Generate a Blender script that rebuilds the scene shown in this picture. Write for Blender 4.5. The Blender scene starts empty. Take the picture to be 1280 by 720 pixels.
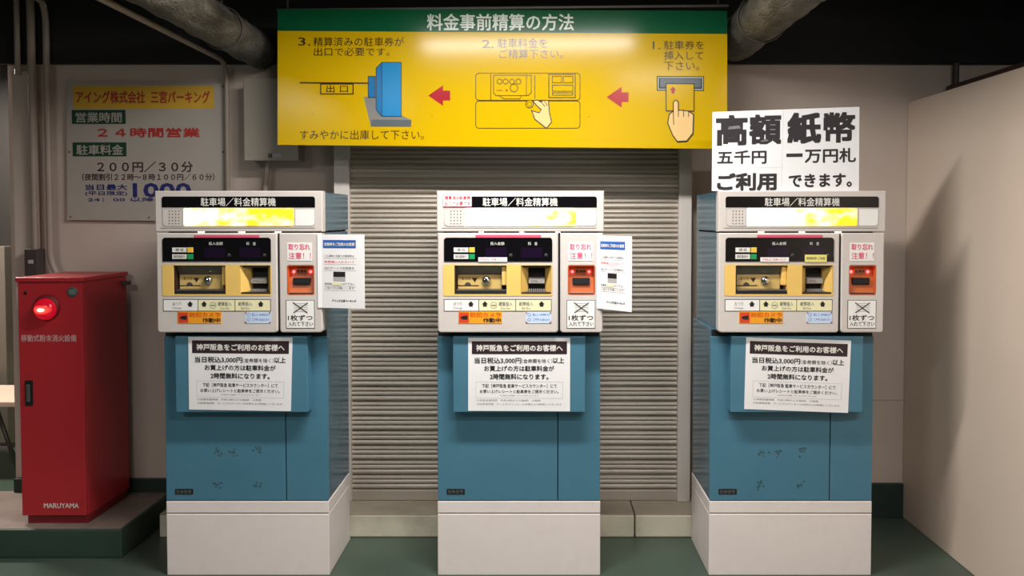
import bpy, bmesh, math, random
from mathutils import Vector, Matrix
from mathutils.geometry import tessellate_polygon

random.seed(7)
SC = bpy.context.scene
COL = SC.collection

# ------------------------------------------------------------------ camera
F = 960.0            # focal length in pixels of the 1280x720 frame
CX = 670.0           # principal point
HOR = 272.0          # horizon row
PITCH = math.atan(0.03)
CY = HOR + F * 0.03
cp, sp = math.cos(PITCH), math.sin(PITCH)
YB = 3.17            # front of the machine plinths


def ray(px, py):
    u, v = (px - CX) / F, (CY - py) / F
    return Vector((u, cp + v * sp, -sp + v * cp))


_d = ray(648, 719)
EYE = -_d.z / _d.y * YB

cam_data = bpy.data.cameras.new('camera')
cam_data.sensor_width = 36.0
cam_data.lens = F / 1280 * 36
cam_data.shift_x = (640 - CX) / 1280
cam_data.shift_y = (CY - 360) / 1280
cam_data.clip_start = 0.05
cam = bpy.data.objects.new('camera', cam_data)
cam.location = (0, 0, EYE)
cam.rotation_euler = (math.pi / 2 - PITCH, 0, 0)
COL.objects.link(cam)
SC.camera = cam

# ------------------------------------------------------------------ world, lights, exposure
SC.view_settings.view_transform = 'Standard'
SC.view_settings.look = 'None'
SC.view_settings.gamma = 1.0
SC.view_settings.use_curve_mapping = False
SC.view_settings.exposure = 0.18
W = bpy.data.worlds.new('world')
SC.world = W
W.use_nodes = True
W.node_tree.nodes['Background'].inputs[0].default_value = (1.0, 0.93, 0.86, 1)
W.node_tree.nodes['Background'].inputs[1].default_value = 0.045


def area_light(name, loc, sx, sy, watts, color, rx=0.0, rz=0.0):
    d = bpy.data.lights.new(name, 'AREA')
    d.shape = 'RECTANGLE'
    d.size, d.size_y = sx, sy
    d.energy = watts
    d.color = color
    o = bpy.data.objects.new(name, d)
    o.location = loc
    o.rotation_euler = (rx, 0, rz)
    COL.objects.link(o)
    return o


# (x, y, z, watts) of the hanging fluorescent fittings of the garage; the last two are unseen, added for fill
LAMPS = [(-0.12, 2.45, 2.56, 50.0), (1.05, 1.1, 2.60, 38.0), (-2.0, 0.2, 2.60, 36.0), (0.6, -2.4, 2.60, 14.0)]
LAMP_COL = (1.0, 0.965, 0.935)
for _i, (_x, _y, _z, _w) in enumerate(LAMPS):
    area_light('tube_light', (_x, _y, _z - 0.075), 1.2, 0.12, _w, LAMP_COL)
area_light('side_room_fill', (-3.3, 4.15, 2.4), 0.9, 0.2, 55.0, (1.0, 0.92, 0.84))  # fill added to brighten the space past the wall end


# ------------------------------------------------------------------ colours and materials
def lin(c):
    return tuple((x / 255 / 12.92) if x / 255 <= 0.04045 else ((x / 255 + 0.055) / 1.055) ** 2.4 for x in c)


MATS = {}


def mat(name, rgb, rough=0.5, metal=0.0, var=0.06, scale=6.0, bump=0.0, spec=0.5, dirt=None, dirt_amt=0.0, coat=0.0, stretch=(1, 1, 1)):
    """Procedural paint: base colour with a little noise, optional dirt patches, optional bump."""
    m = bpy.data.materials.new(name)
    m.use_nodes = True
    nt = m.node_tree
    b = nt.nodes['Principled BSDF']
    b.inputs['Roughness'].default_value = rough
    b.inputs['Metallic'].default_value = metal
    b.inputs['Specular IOR Level'].default_value = spec
    b.inputs['Coat Weight'].default_value = coat
    c = lin(rgb)
    tc = nt.nodes.new('ShaderNodeTexCoord')
    mp = nt.nodes.new('ShaderNodeMapping')
    mp.inputs['Scale'].default_value = stretch
    nt.links.new(tc.outputs['Object'], mp.inputs['Vector'])
    nz = nt.nodes.new('ShaderNodeTexNoise')
    nz.inputs['Scale'].default_value = scale
    nz.inputs['Detail'].default_value = 5
    nt.links.new(mp.outputs['Vector'], nz.inputs['Vector'])
    rp = nt.nodes.new('ShaderNodeValToRGB')
    rp.color_ramp.elements[0].position = 0.3
    rp.color_ramp.elements[1].position = 0.7
    rp.color_ramp.elements[0].color = tuple(x * (1 - var) for x in c) + (1,)
    rp.color_ramp.elements[1].color = tuple(min(1, x * (1 + var)) for x in c) + (1,)
    nt.links.new(nz.outputs['Fac'], rp.inputs['Fac'])
    out = rp.outputs['Color']
    if dirt is not None:
        n2 = nt.nodes.new('ShaderNodeTexNoise')
        n2.inputs['Scale'].default_value = scale * 0.45
        n2.inputs['Detail'].default_value = 8
        n2.inputs['Roughness'].default_value = 0.65
        nt.links.new(mp.outputs['Vector'], n2.inputs['Vector'])
        r2 = nt.nodes.new('ShaderNodeValToRGB')
        r2.color_ramp.elements[0].position = 0.46
        r2.color_ramp.elements[1].position = 0.68
        r2.color_ramp.elements[0].color = (0, 0, 0, 1)
        r2.color_ramp.elements[1].color = (dirt_amt,) * 3 + (1,)
        nt.links.new(n2.outputs['Fac'], r2.inputs['Fac'])
        mx = nt.nodes.new('ShaderNodeMix')
        mx.data_type = 'RGBA'
        nt.links.new(r2.outputs['Color'], mx.inputs[0])
        nt.links.new(out, mx.inputs[6])
        mx.inputs[7].default_value = lin(dirt) + (1,)
        out = mx.outputs[2]
    nt.links.new(out, b.inputs['Base Color'])
    if bump:
        bp = nt.nodes.new('ShaderNodeBump')
        bp.inputs['Strength'].default_value = bump
        bp.inputs['Distance'].default_value = 0.01
        n3 = nt.nodes.new('ShaderNodeTexNoise')
        n3.inputs['Scale'].default_value = scale * 8
        n3.inputs['Detail'].default_value = 4
        nt.links.new(mp.outputs['Vector'], n3.inputs['Vector'])
        nt.links.new(n3.outputs['Fac'], bp.inputs['Height'])
        nt.links.new(bp.outputs['Normal'], b.inputs['Normal'])
    MATS[name] = m
    return m


def emit(name, rgb, strength):
    m = bpy.data.materials.new(name)
    m.use_nodes = True
    b = m.node_tree.nodes['Principled BSDF']
    b.inputs['Base Color'].default_value = lin(rgb) + (1,)
    b.inputs['Emission Color'].default_value = lin(rgb) + (1,)
    b.inputs['Emission Strength'].default_value = strength
    b.inputs['Roughness'].default_value = 0.3
    MATS[name] = m
    return m


def lit_panel(name, white_to, strength, seed):
    """Back-lit acrylic: white hot areas over a yellow graphic that shows towards the right end."""
    m = bpy.data.materials.new(name)
    m.use_nodes = True
    nt = m.node_tree
    b = nt.nodes['Principled BSDF']
    b.inputs['Roughness'].default_value = 0.25
    tc = nt.nodes.new('ShaderNodeTexCoord')
    sx = nt.nodes.new('ShaderNodeSeparateXYZ')
    nt.links.new(tc.outputs['Generated'], sx.inputs[0])
    nz = nt.nodes.new('ShaderNodeTexNoise')
    nz.inputs['Scale'].default_value = 3.2
    nz.inputs['Detail'].default_value = 1.5
    mp = nt.nodes.new('ShaderNodeMapping')
    mp.inputs['Location'].default_value = (seed, seed * 2.3, 0)
    mp.inputs['Scale'].default_value = (2.2, 1, 0.6)
    nt.links.new(tc.outputs['Generated'], mp.inputs['Vector'])
    nt.links.new(mp.outputs['Vector'], nz.inputs['Vector'])
    a1 = nt.nodes.new('ShaderNodeMath')
    a1.operation = 'MULTIPLY_ADD'
    a1.inputs[1].default_value = 1.2
    nt.links.new(nz.outputs['Fac'], a1.inputs[0])
    a0 = nt.nodes.new('ShaderNodeMath')
    a0.operation = 'MULTIPLY'
    a0.inputs[1].default_value = 0.6
    nt.links.new(sx.outputs['X'], a0.inputs[0])
    nt.links.new(a0.outputs[0], a1.inputs[2])
    rp = nt.nodes.new('ShaderNodeValToRGB')
    rp.color_ramp.elements[0].position = 0.0
    rp.color_ramp.elements[0].color = (1.0, 0.98, 0.85, 1)
    e = rp.color_ramp.elements.new(0.5)
    e.color = (1.0, 0.93, 0.5, 1)
    rp.color_ramp.elements[2].position = 1.0
    rp.color_ramp.elements[2].color = (1.0, 0.66, 0.02, 1)
    mr = nt.nodes.new('ShaderNodeMapRange')
    mr.inputs[1].default_value = white_to
    mr.inputs[2].default_value = white_to + 0.6
    nt.links.new(a1.outputs[0], mr.inputs[0])
    nt.links.new(mr.outputs[0], rp.inputs['Fac'])
    nt.links.new(rp.outputs['Color'], b.inputs['Emission Color'])
    nt.links.new(rp.outputs['Color'], b.inputs['Base Color'])
    st = nt.nodes.new('ShaderNodeMapRange')
    st.inputs[3].default_value = strength
    st.inputs[4].default_value = strength * 0.36
    nt.links.new(mr.outputs[0], st.inputs[0])
    nt.links.new(st.outputs[0], b.inputs['Emission Strength'])
    MATS[name] = m
    return m


mat('machine_white', (206, 198, 192), 0.42, var=0.03, scale=3, dirt=(170, 155, 140), dirt_amt=0.12)
mat('plinth_white', (238, 227, 222), 0.5, var=0.03, scale=4, dirt=(160, 148, 138), dirt_amt=0.2, bump=0.03)
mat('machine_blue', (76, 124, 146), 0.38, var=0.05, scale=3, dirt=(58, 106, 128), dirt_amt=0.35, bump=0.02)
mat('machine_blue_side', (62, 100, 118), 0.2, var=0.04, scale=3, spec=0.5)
mat('scuff', (58, 90, 100), 0.6, var=0.4, scale=60)
mat('gap_black', (14, 14, 16), 0.7, var=0.1)
mat('black_gloss', (10, 9, 12), 0.14, var=0.05)
mat('display_purple', (24, 12, 34), 0.12, var=0.05)
mat('print_white', (225, 222, 215), 0.5, var=0.02)
mat('print_black', (28, 26, 26), 0.5, var=0.05)
mat('print_grey', (120, 118, 116), 0.5, var=0.05)
mat('print_lightgrey', (178, 174, 172), 0.5, var=0.05)
mat('print_red', (214, 40, 66), 0.45, var=0.04)
mat('print_pink', (222, 92, 122), 0.45, var=0.04)
mat('sticker_pink', (206, 84, 110), 0.4, var=0.05)
mat('print_blue', (44, 96, 172), 0.45, var=0.03)
mat('sticker_blue', (200, 218, 242), 0.4, var=0.02)
mat('sticker_orange', (240, 160, 34), 0.4, var=0.03)
mat('sticker_orange_red', (214, 66, 40), 0.4, var=0.03)
mat('camera_red_text', (222, 84, 20), 0.4, var=0.03)
mat('sticker_white', (238, 236, 232), 0.4, var=0.02)
mat('sticker_cream', (236, 230, 186), 0.4, var=0.02)
mat('sticker_yellow', (232, 222, 130), 0.4, var=0.02)
mat('bezel_yellow', (232, 192, 104), 0.42, var=0.04)
mat('coin_tan', (196, 168, 104), 0.35, var=0.05)
mat('coin_grey', (110, 104, 96), 0.2, metal=0.5, var=0.1)
mat('chrome', (225, 222, 218), 0.12, metal=1.0, var=0.02)
mat('dark_brown', (46, 28, 24), 0.4, var=0.1)
mat('grey_plastic', (150, 146, 138), 0.4, var=0.05)
mat('ticket_orange', (198, 98, 48), 0.4, var=0.06)
mat('button_yellow', (236, 190, 70), 0.35, var=0.03)
mat('button_green', (22, 150, 84), 0.35, var=0.03)
mat('paper', (240, 238, 238), 0.65, var=0.015, scale=12)
mat('laminate', (236, 236, 238), 0.28, var=0.02, scale=10, bump=0.05)
mat('ink_brown', (50, 34, 38), 0.45, var=0.05)
mat('ink', (38, 34, 36), 0.55, var=0.05)
mat('ink_patch', (120, 116, 118), 0.4, var=0.2, scale=40)
mat('sign_yellow', (196, 160, 3), 0.17, var=0.03, scale=2, spec=0.22)
mat('sign_green', (10, 82, 50), 0.17, var=0.03, scale=2, spec=0.25)
mat('sign_ink', (52, 32, 12), 0.25, var=0.05)
mat('sign_line', (44, 38, 8), 0.25, var=0.05)
mat('sign_white', (186, 198, 186), 0.25, var=0.03)
mat('sign_blue', (3, 122, 178), 0.2, var=0.02)
mat('sign_blue_dark', (5, 104, 162), 0.2, var=0.02)
mat('sign_grey', (122, 120, 116), 0.25, var=0.03)
mat('sign_slot', (84, 92, 96), 0.25, var=0.03)
mat('sign_red', (156, 12, 30), 0.22, var=0.03)
mat('sign_skin', (222, 184, 122), 0.22, var=0.02)
mat('sign_edge', (70, 66, 60), 0.5, var=0.05)
mat('board_white', (174, 166, 156), 0.35, var=0.03, scale=3)
mat('price_yellow', (214, 170, 50), 0.4, var=0.06)
mat('price_red', (176, 48, 40), 0.45, var=0.05)
mat('price_green', (22, 66, 44), 0.4, var=0.05)
mat('price_navy', (36, 40, 108), 0.45, var=0.05)
mat('price_brown', (78, 52, 56), 0.45, var=0.05)
mat('wall_paint', (204, 188, 176), 0.6, var=0.05, scale=1.6, dirt=(168, 150, 134), dirt_amt=0.3, bump=0.05)
mat('panel_paint', (226, 206, 188), 0.5, var=0.03, scale=1.4, dirt=(196, 178, 160), dirt_amt=0.25, bump=0.02)
mat('floor_green', (66, 84, 72), 0.34, var=0.12, scale=2.2, dirt=(74, 76, 70), dirt_amt=0.6, bump=0.06)
mat('step_green', (48, 70, 58), 0.5, var=0.12, scale=4, dirt=(66, 72, 66), dirt_amt=0.4, bump=0.08)
mat('step_top', (138, 122, 112), 0.6, var=0.14, scale=5, dirt=(84, 80, 74), dirt_amt=0.7, bump=0.1)
mat('baseboard_green', (36, 52, 46), 0.5, var=0.1, scale=5)
mat('beam_black', (30, 28, 30), 0.8, var=0.2, scale=3)
mat('ceiling_black', (26, 25, 26), 0.85, var=0.2, scale=2)
mat('shutter_grey', (190, 180, 166), 0.42, metal=0.15, var=0.07, scale=2.5, dirt=(120, 106, 92), dirt_amt=0.35, stretch=(0.35, 1, 3))
mat('rail_grey', (212, 205, 197), 0.45, metal=0.0, var=0.05, scale=3)
mat('kerb_cream', (224, 218, 196), 0.6, var=0.08, scale=4, dirt=(110, 102, 88), dirt_amt=0.5, bump=0.06)
mat('kerb_top', (168, 158, 140), 0.6, var=0.08, scale=5, dirt=(110, 102, 90), dirt_amt=0.5, bump=0.06)
mat('pipe_paint', (156, 142, 130), 0.5, var=0.06, scale=5)
mat('pipe_dark', (70, 66, 66), 0.5, var=0.1, scale=5)
mat('insulation', (104, 100, 92), 0.5, var=0.45, scale=16, dirt=(34, 33, 32), dirt_amt=0.9, bump=1.0, stretch=(1, 0.35, 1))
mat('box_beige', (150, 142, 128), 0.45, var=0.04, scale=3)
mat('box_dark', (68, 60, 60), 0.5, var=0.06, scale=5)
mat('cabinet_red', (186, 44, 52), 0.36, var=0.05, scale=3)
mat('cabinet_red_dark', (120, 24, 32), 0.5, var=0.05, scale=3)
mat('badge_green', (70, 92, 90), 0.4, var=0.1, scale=60)
mat('cabinet_text', (214, 168, 166), 0.5, var=0.03)
mat('metal_grey', (130, 128, 124), 0.35, metal=0.7, var=0.05)
mat('lamp_housing', (225, 225, 222), 0.5, var=0.02)
mat('bench_wood', (232, 200, 178), 0.5, var=0.06, scale=4)
mat('steel_leg', (96, 88, 82), 0.4, metal=0.6, var=0.05)
mat('far_grey', (46, 42, 38), 0.6, var=0.06, scale=2)
mat('far_post', (112, 104, 94), 0.6, var=0.06, scale=2)
mat('far_green', (190, 196, 164), 0.6, var=0.06, scale=2)
mat('tray_brown', (78, 58, 48), 0.6, var=0.1, scale=4)
emit('tube_glow', (255, 246, 236), 5.0)
emit('glow_gap', (255, 246, 225), 7.0)
emit('led_red', (255, 70, 76), 7.0)
lit_panel('lit_panel_left', 0.5, 1.7, 1.7)
lit_panel('lit_panel_middle', 0.72, 2.1, 4.1)
lit_panel('lit_panel_right', 0.62, 1.8, 6.4)


def red_lens():
    m = bpy.data.materials.new('red_lens')
    m.use_nodes = True
    nt = m.node_tree
    b = nt.nodes['Principled BSDF']
    b.inputs['Base Color'].default_value = (0.35, 0.01, 0.015, 1)
    b.inputs['Roughness'].default_value = 0.15
    tc = nt.nodes.new('ShaderNodeTexCoord')
    mp = nt.nodes.new('ShaderNodeMapping')
    mp.inputs['Location'].default_value = (0.008, 0.07, 0.004)
    mp.inputs['Scale'].default_value = (24, 6, 46)
    nt.links.new(tc.outputs['Object'], mp.inputs['Vector'])
    ln = nt.nodes.new('ShaderNodeVectorMath')
    ln.operation = 'LENGTH'
    nt.links.new(mp.outputs['Vector'], ln.inputs[0])
    rp = nt.nodes.new('ShaderNodeValToRGB')
    els = rp.color_ramp.elements
    els[0].position = 0.25
    els[0].color = (4, 2.4, 1.6, 1)
    e = els.new(0.5)
    e.color = (2.4, 0.12, 0.08, 1)
    els[2].position = 1.3 / 1.3
    els[2].color = (0.35, 0.0, 0.01, 1)
    nt.links.new(ln.outputs['Value'], rp.inputs['Fac'])
    nt.links.new(rp.outputs['Color'], b.inputs['Emission Color'])
    b.inputs['Emission Strength'].default_value = 1.0
    MATS['red_lens'] = m


red_lens()


# ------------------------------------------------------------------ surfaces: pixel -> local (u, w) on an upright plane
class Surf:
    """Upright plane through (ox, oy) turned by ang about Z; local x runs along it, local y points away from the viewer, local z is up."""

    def __init__(self, ox, oy, ang=0.0, oz=0.0):
        self.o = Vector((ox, oy, oz))
        self.ang = ang
        self.ex = Vector((math.cos(ang), math.sin(ang), 0))
        self.n = Vector((-math.sin(ang), math.cos(ang), 0))

    def uv(self, px, py, depth=0.0):
        d = ray(px, py)
        c = Vector((0, 0, EYE))
        o = self.o + self.n * depth
        t = (o - c).dot(self.n) / d.dot(self.n)
        p = c + d * t - self.o
        return p.dot(self.ex), p.z

    def rect(self, x0, y0, x1, y1, depth=0.0):
        a = self.uv(x0, y1, depth)
        b = self.uv(x1, y0, depth)
        return min(a[0], b[0]), min(a[1], b[1]), max(a[0], b[0]), max(a[1], b[1])


def PT(px, py, y):
    d = ray(px, py)
    t = y / d.y
    return d.x * t, EYE + d.z * t


# ------------------------------------------------------------------ text outlines
_TC = {}


def text_tris(body):
    if body in _TC:
        return _TC[body]
    cu = bpy.data.curves.new('tmp_text', 'FONT')
    cu.body = body
    cu.resolution_u = 2
    cu.size = 1.0
    ob = bpy.data.objects.new('tmp_text', cu)
    COL.objects.link(ob)
    dg = bpy.context.evaluated_depsgraph_get()
    me = bpy.data.meshes.new_from_object(ob.evaluated_get(dg), depsgraph=dg)
    vs = [(v.co.x, v.co.y) for v in me.vertices]
    fs = [tuple(p.vertices) for p in me.polygons]
    bpy.data.objects.remove(ob)
    bpy.data.curves.remove(cu)
    bpy.data.meshes.remove(me)
    if vs:
        x0, x1 = min(v[0] for v in vs), max(v[0] for v in vs)
        y0, y1 = min(v[1] for v in vs), max(v[1] for v in vs)
        vs = [((x - x0) / max(1e-6, x1 - x0), (y - y0) / max(1e-6, y1 - y0)) for x, y in vs]
    _TC[body] = (vs, fs)
    return _TC[body]


LAY = 0.0006


# ------------------------------------------------------------------ mesh builder
class MB:
    def __init__(self):
        self.v, self.f, self.mi, self.sm = [], [], [], []
        self.mats = []

    def m(self, name):
        if name not in self.mats:
            self.mats.append(name)
        return self.mats.index(name)

    def add(self, vs, fs, mname, smooth=False):
        o = len(self.v)
        k = self.m(mname)
        self.v += [tuple(v) for v in vs]
        for f in fs:
            self.f.append(tuple(o + i for i in f))
            self.mi.append(k)
            self.sm.append(smooth)
        return self

    def from_bm(self, bm, mname, smooth=False):
        bm.verts.ensure_lookup_table()
        bm.verts.index_update()
        self.add([v.co[:] for v in bm.verts], [[v.index for v in f.verts] for f in bm.faces], mname, smooth)
        bm.free()
        return self

    def box(self, x0, x1, y0, y1, z0, z1, mname, bev=0.0, seg=2):
        bm = bmesh.new()
        bmesh.ops.create_cube(bm, size=1.0)
        for v in bm.verts:
            v.co = Vector((x0 + (v.co.x + .5) * (x1 - x0), y0 + (v.co.y + .5) * (y1 - y0), z0 + (v.co.z + .5) * (z1 - z0)))
        if bev:
            bmesh.ops.bevel(bm, geom=bm.edges[:], offset=bev, segments=seg, affect='EDGES', profile=0.5, clamp_overlap=True)
        return self.from_bm(bm, mname)

    def plate(self, outer, holes, y0, y1, mname, inset=None, wall=None):
        """Prism along y: outline (x,z) list, holes as lists; front at y0, back at y1. inset = (smaller outline, chamfer depth)."""
        front = inset[0] if inset else outer
        loops = [[Vector((p[0], p[1], 0)) for p in front]] + [[Vector((p[0], p[1], 0)) for p in h] for h in holes]
        flat = [p for l in loops for p in l]
        tris = tessellate_polygon(loops)
        fr = []
        for t in tris:
            a, b, c = (flat[i] for i in t)
            n = (b - a).cross(c - a).z
            fr.append(t if n > 0 else t[::-1])
        # looking along +y with x right and z up: counter-clockwise in (x,z) faces -y
        self.add([(p.x, y0, p.y) for p in flat], fr, mname)
        if not holes:
            loops2 = [[Vector((p[0], p[1], 0)) for p in outer]]
            t2 = tessellate_polygon(loops2)
            self.add([(p.x, y1, p.y) for p in loops2[0]], [t[::-1] for t in t2], mname)

        def ring(l, yy0, yy1, mm, l2=None):
            n = len(l)
            l2 = l2 or l
            vs = [(p[0], yy0, p[1]) for p in l] + [(p[0], yy1, p[1]) for p in l2]
            self.add(vs, [(i, n + i, n + (i + 1) % n, (i + 1) % n) for i in range(n)], mm)
        if inset:
            ring(inset[0], y0, y0 + inset[1], mname, outer)
            ring(outer, y0 + inset[1], y1, mname)
        else:
            ring(outer, y0, y1, mname)
        for h in holes:
            ring(h, y0, y1, wall or mname)
        return self

    def poly(self, pts, y, mname):
        ve = [Vector((p[0], p[1], 0)) for p in pts]
        tris = tessellate_polygon([ve])
        out = []
        for t in tris:
            a, b, c = (ve[i] for i in t)
            out.append(t if (b - a).cross(c - a).z > 0 else t[::-1])
        return self.add([(p.x, y, p.y) for p in ve], out, mname)

    def line(self, pts, w, y, mname, closed=False):
        n = len(pts)
        rng = range(n if closed else n - 1)
        for i in rng:
            a, b = Vector(pts[i]), Vector(pts[(i + 1) % n])
            d = b - a
            if d.length < 1e-7:
                continue
            d.normalize()
            nrm = Vector((-d.y, d.x)) * w / 2
            a2, b2 = a - d * w / 2, b + d * w / 2
            self.add([(q.x, y, q.y) for q in (a2 - nrm, b2 - nrm, b2 + nrm, a2 + nrm)], [(0, 1, 2, 3)], mname)
        return self

    def disc(self, c, r, y, mname, n=24):
        return self.poly([(c[0] + r * math.cos(2 * math.pi * i / n), c[1] + r * math.sin(2 * math.pi * i / n)) for i in range(n)], y, mname)

    def circle(self, c, r, w, y, mname, n=24):
        return self.line([(c[0] + r * math.cos(2 * math.pi * i / n), c[1] + r * math.sin(2 * math.pi * i / n)) for i in range(n)], w, y, mname, True)

    def text(self, body, fn, y, mname, bold=0.0):
        """fn maps (0..1, 0..1) to local (x, z); bold = stroke thickening in metres."""
        vs, fs = text_tris(body)
        offs = [(0, 0)]
        if bold:
            offs += [(bold, 0), (-bold, 0), (0, bold), (0, -bold)]
            if bold > 0.0025:
                offs += [(bold, bold), (-bold, bold), (bold, -bold), (-bold, -bold)]
        for k, (dx, dz) in enumerate(offs):
            pts = []
            for (a, b) in vs:
                x, z = fn(a, b)
                pts.append((x + dx, y - k * 0.00002, z + dz))
            self.add(pts, fs, mname)
        return self

    def tube(self, pts, r, mname, n=14, caps=True, radii=None):
        pts = [Vector(p) for p in pts]
        rings = []
        up = None
        for i, p in enumerate(pts):
            d = (pts[min(i + 1, len(pts) - 1)] - pts[max(i - 1, 0)]).normalized()
            if up is None:
                up = Vector((0, 0, 1)) if abs(d.z) < 0.9 else Vector((0, 1, 0))
            s = d.cross(up).normalized()
            up = s.cross(d).normalized()
            rr = radii[i] if radii else r
            rings.append([p + (s * math.cos(2 * math.pi * k / n) + up * math.sin(2 * math.pi * k / n)) * rr for k in range(n)])
        vs = [q for rg in rings for q in rg]
        fs = []
        for i in range(len(rings) - 1):
            for k in range(n):
                fs.append((i * n + k, i * n + (k + 1) % n, (i + 1) * n + (k + 1) % n, (i + 1) * n + k))
        self.add(vs, fs, mname, True)
        if caps:
            self.add(rings[0], [tuple(range(n))[::-1]], mname)
            self.add(rings[-1], [tuple(range(n))], mname)
        return self

    def lathe(self, c, prof, mname, n=24):
        """Revolve (radius, y) profile about the local y axis at centre c = (x, z)."""
        vs, fs = [], []
        for (r, y) in prof:
            for k in range(n):
                a = 2 * math.pi * k / n
                vs.append((c[0] + r * math.cos(a), y, c[1] + r * math.sin(a)))
        for i in range(len(prof) - 1):
            for k in range(n):
                fs.append((i * n + k, i * n + (k + 1) % n, (i + 1) * n + (k + 1) % n, (i + 1) * n + k))
        return self.add(vs, fs, mname, True)

    def build(self, name, parent=None, loc=None, rz=0.0):
        me = bpy.data.meshes.new(name)
        me.from_pydata(self.v, [], self.f)
        for k in self.mats:
            me.materials.append(MATS[k])
        me.polygons.foreach_set('material_index', self.mi)
        me.polygons.foreach_set('use_smooth', self.sm)
        me.update()
        bm = bmesh.new()
        bm.from_mesh(me)
        bmesh.ops.remove_doubles(bm, verts=bm.verts[:], dist=1e-7)
        bm.to_mesh(me)
        bm.free()
        o = bpy.data.objects.new(name, me)
        if loc is not None:
            o.location = loc
            o.rotation_euler = (0, 0, rz)
        if parent is not None:
            o.parent = parent
        COL.objects.link(o)
        return o


def rr(x0, z0, x1, z1, r=0.0, n=5, corners=(1, 1, 1, 1)):
    """Rounded rectangle outline, counter-clockwise from the lower left; corners = (ll, lr, ur, ul)."""
    if r <= 0:
        return [(x0, z0), (x1, z0), (x1, z1), (x0, z1)]
    pts = []
    for (cx, cz, a0, on, px, pz) in ((x0 + r, z0 + r, 180, corners[0], x0, z0), (x1 - r, z0 + r, 270, corners[1], x1, z0), (x1 - r, z1 - r, 0, corners[2], x1, z1), (x0 + r, z1 - r, 90, corners[3], x0, z1)):
        if on:
            for i in range(n + 1):
                a = math.radians(a0 + 90 * i / n)
                pts.append((cx + r * math.cos(a), cz + r * math.sin(a)))
        else:
            pts.append((px, pz))
    return pts


def tag(o, label=None, cat=None, group=None, kind=None):
    if label:
        o['label'] = label
    if cat:
        o['category'] = cat
    if group:
        o['group'] = group
    if kind:
        o['kind'] = kind
    return o


def empty(name, loc, rz=0.0):
    o = bpy.data.objects.new(name, None)
    o.location = loc
    o.rotation_euler = (0, 0, rz)
    COL.objects.link(o)
    return o


def bil(q):
    """Bilinear map from (0..1, 0..1; second coordinate up) to a quad of local points (ul, ur, lr, ll)."""
    ul, ur, lr, ll = q

    def f(a, b):
        tx = ul[0] + (ur[0] - ul[0]) * a
        tz = ul[1] + (ur[1] - ul[1]) * a
        bx = ll[0] + (lr[0] - ll[0]) * a
        bz = ll[1] + (lr[1] - ll[1]) * a
        return bx + (tx - bx) * b, bz + (tz - bz) * b
    return f


# ------------------------------------------------------------------ the setting
YW = 3.80                       # back wall
XR = PT(1120, 641, 3.86)[0]     # right partition
YLEDGE = 3.55
_, ZBEAM = PT(640, 81, YW)
XL, _ = PT(15, 350, YW)         # free end of the back wall on the left


def struct(mb, name, label, cat):
    o = mb.build(name)
    return tag(o, label, cat, kind='structure')


struct(MB().box(-7, 6, -6, 8, -0.1, 0.0, 'floor_green'), 'floor', 'worn dark green painted concrete floor of the garage', 'floor')
struct(MB().box(-7, 6, -6, 8, 2.80, 2.9, 'ceiling_black'), 'ceiling', 'black painted ceiling of the garage', 'ceiling')
wb = MB().box(XL, 4.2, YW, YW + 0.15, 0.0, 2.80, 'wall_paint')
_xs, _zs = PT(1092, 499, YW)
wb.box(_xs - 0.3, XR - 0.005, YW - 0.004, YW, _zs - 0.003, _zs, 'wall_paint')
struct(wb, 'wall_back', 'dull beige painted wall behind the payment machines', 'wall')
_, _ZP = PT(1133, 128, YW)
struct(MB().box(XR, XR + 0.10, -3.0, YW - 0.002, 0.0, _ZP, 'panel_paint', 0.004), 'wall_right', 'plain beige partition wall right of the machines', 'wall')
_, _zbb = PT(1105, 603, YW)
struct(MB().box(0.9, XR - 0.002, YW - 0.02, YW - 0.001, 0.0, _zbb, 'baseboard_green', 0.003), 'baseboard_right', 'dark green skirting at the foot of the back wall by the partition', 'baseboard')
# step on the left
_zst = 0.127
XST, _ = PT(151.5, 663, 3.33)
struct(MB().box(-4.6, XST, 3.33, YW - 0.001, 0.0, _zst, 'step_green', 0.006).box(-4.6, XST - 0.008, 3.338, YW - 0.001, _zst, _zst + 0.002, 'step_top'),
       'trim_1', 'low green concrete step under the red cabinet', 'step')
_, _zbl = PT(190, 597, YW)
struct(MB().box(XL, XST, YW - 0.02, YW - 0.001, _zst + 0.002, _zbl, 'baseboard_green', 0.003), 'baseboard_left', 'dark green skirting on the wall above the step', 'baseboard')
struct(MB().box(-7, 4.2, YW - 0.03, YW - 0.002, ZBEAM, 2.80, 'beam_black', 0.004), 'trim_2', 'black painted band along the top of the back wall', 'band')
# kerb of two blocks under the shutter
_, _zk = PT(640, 643, YLEDGE)
XK0, _ = PT(199, 650, YLEDGE)
XK1 = 0.80
_xj, _ = PT(793.5, 650, YLEDGE)
kb = MB()
for a, b in ((XK0, -0.99), (-0.986, _xj - 0.003), (_xj + 0.003, XK1)):
    kb.box(a, b, YLEDGE, YW - 0.003, 0.0, _zk - 0.004, 'kerb_cream', 0.006)
    kb.box(a, b, YLEDGE + 0.002, YW - 0.003, _zk - 0.004, _zk, 'kerb_top', 0.002)
struct(kb, 'trim_3', 'cream concrete kerb under the roller shutter', 'kerb')
# what shows past the left end of the wall
struct(MB().box(-7, XL - 0.05, 5.02, 5.12, 0.0, 2.80, 'far_green').box(-7, XL - 0.05, 4.99, 5.019, 0.66, 2.8, 'far_grey'), 'wall_left', 'dim grey and green wall past the left end of the back wall', 'wall')


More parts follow.
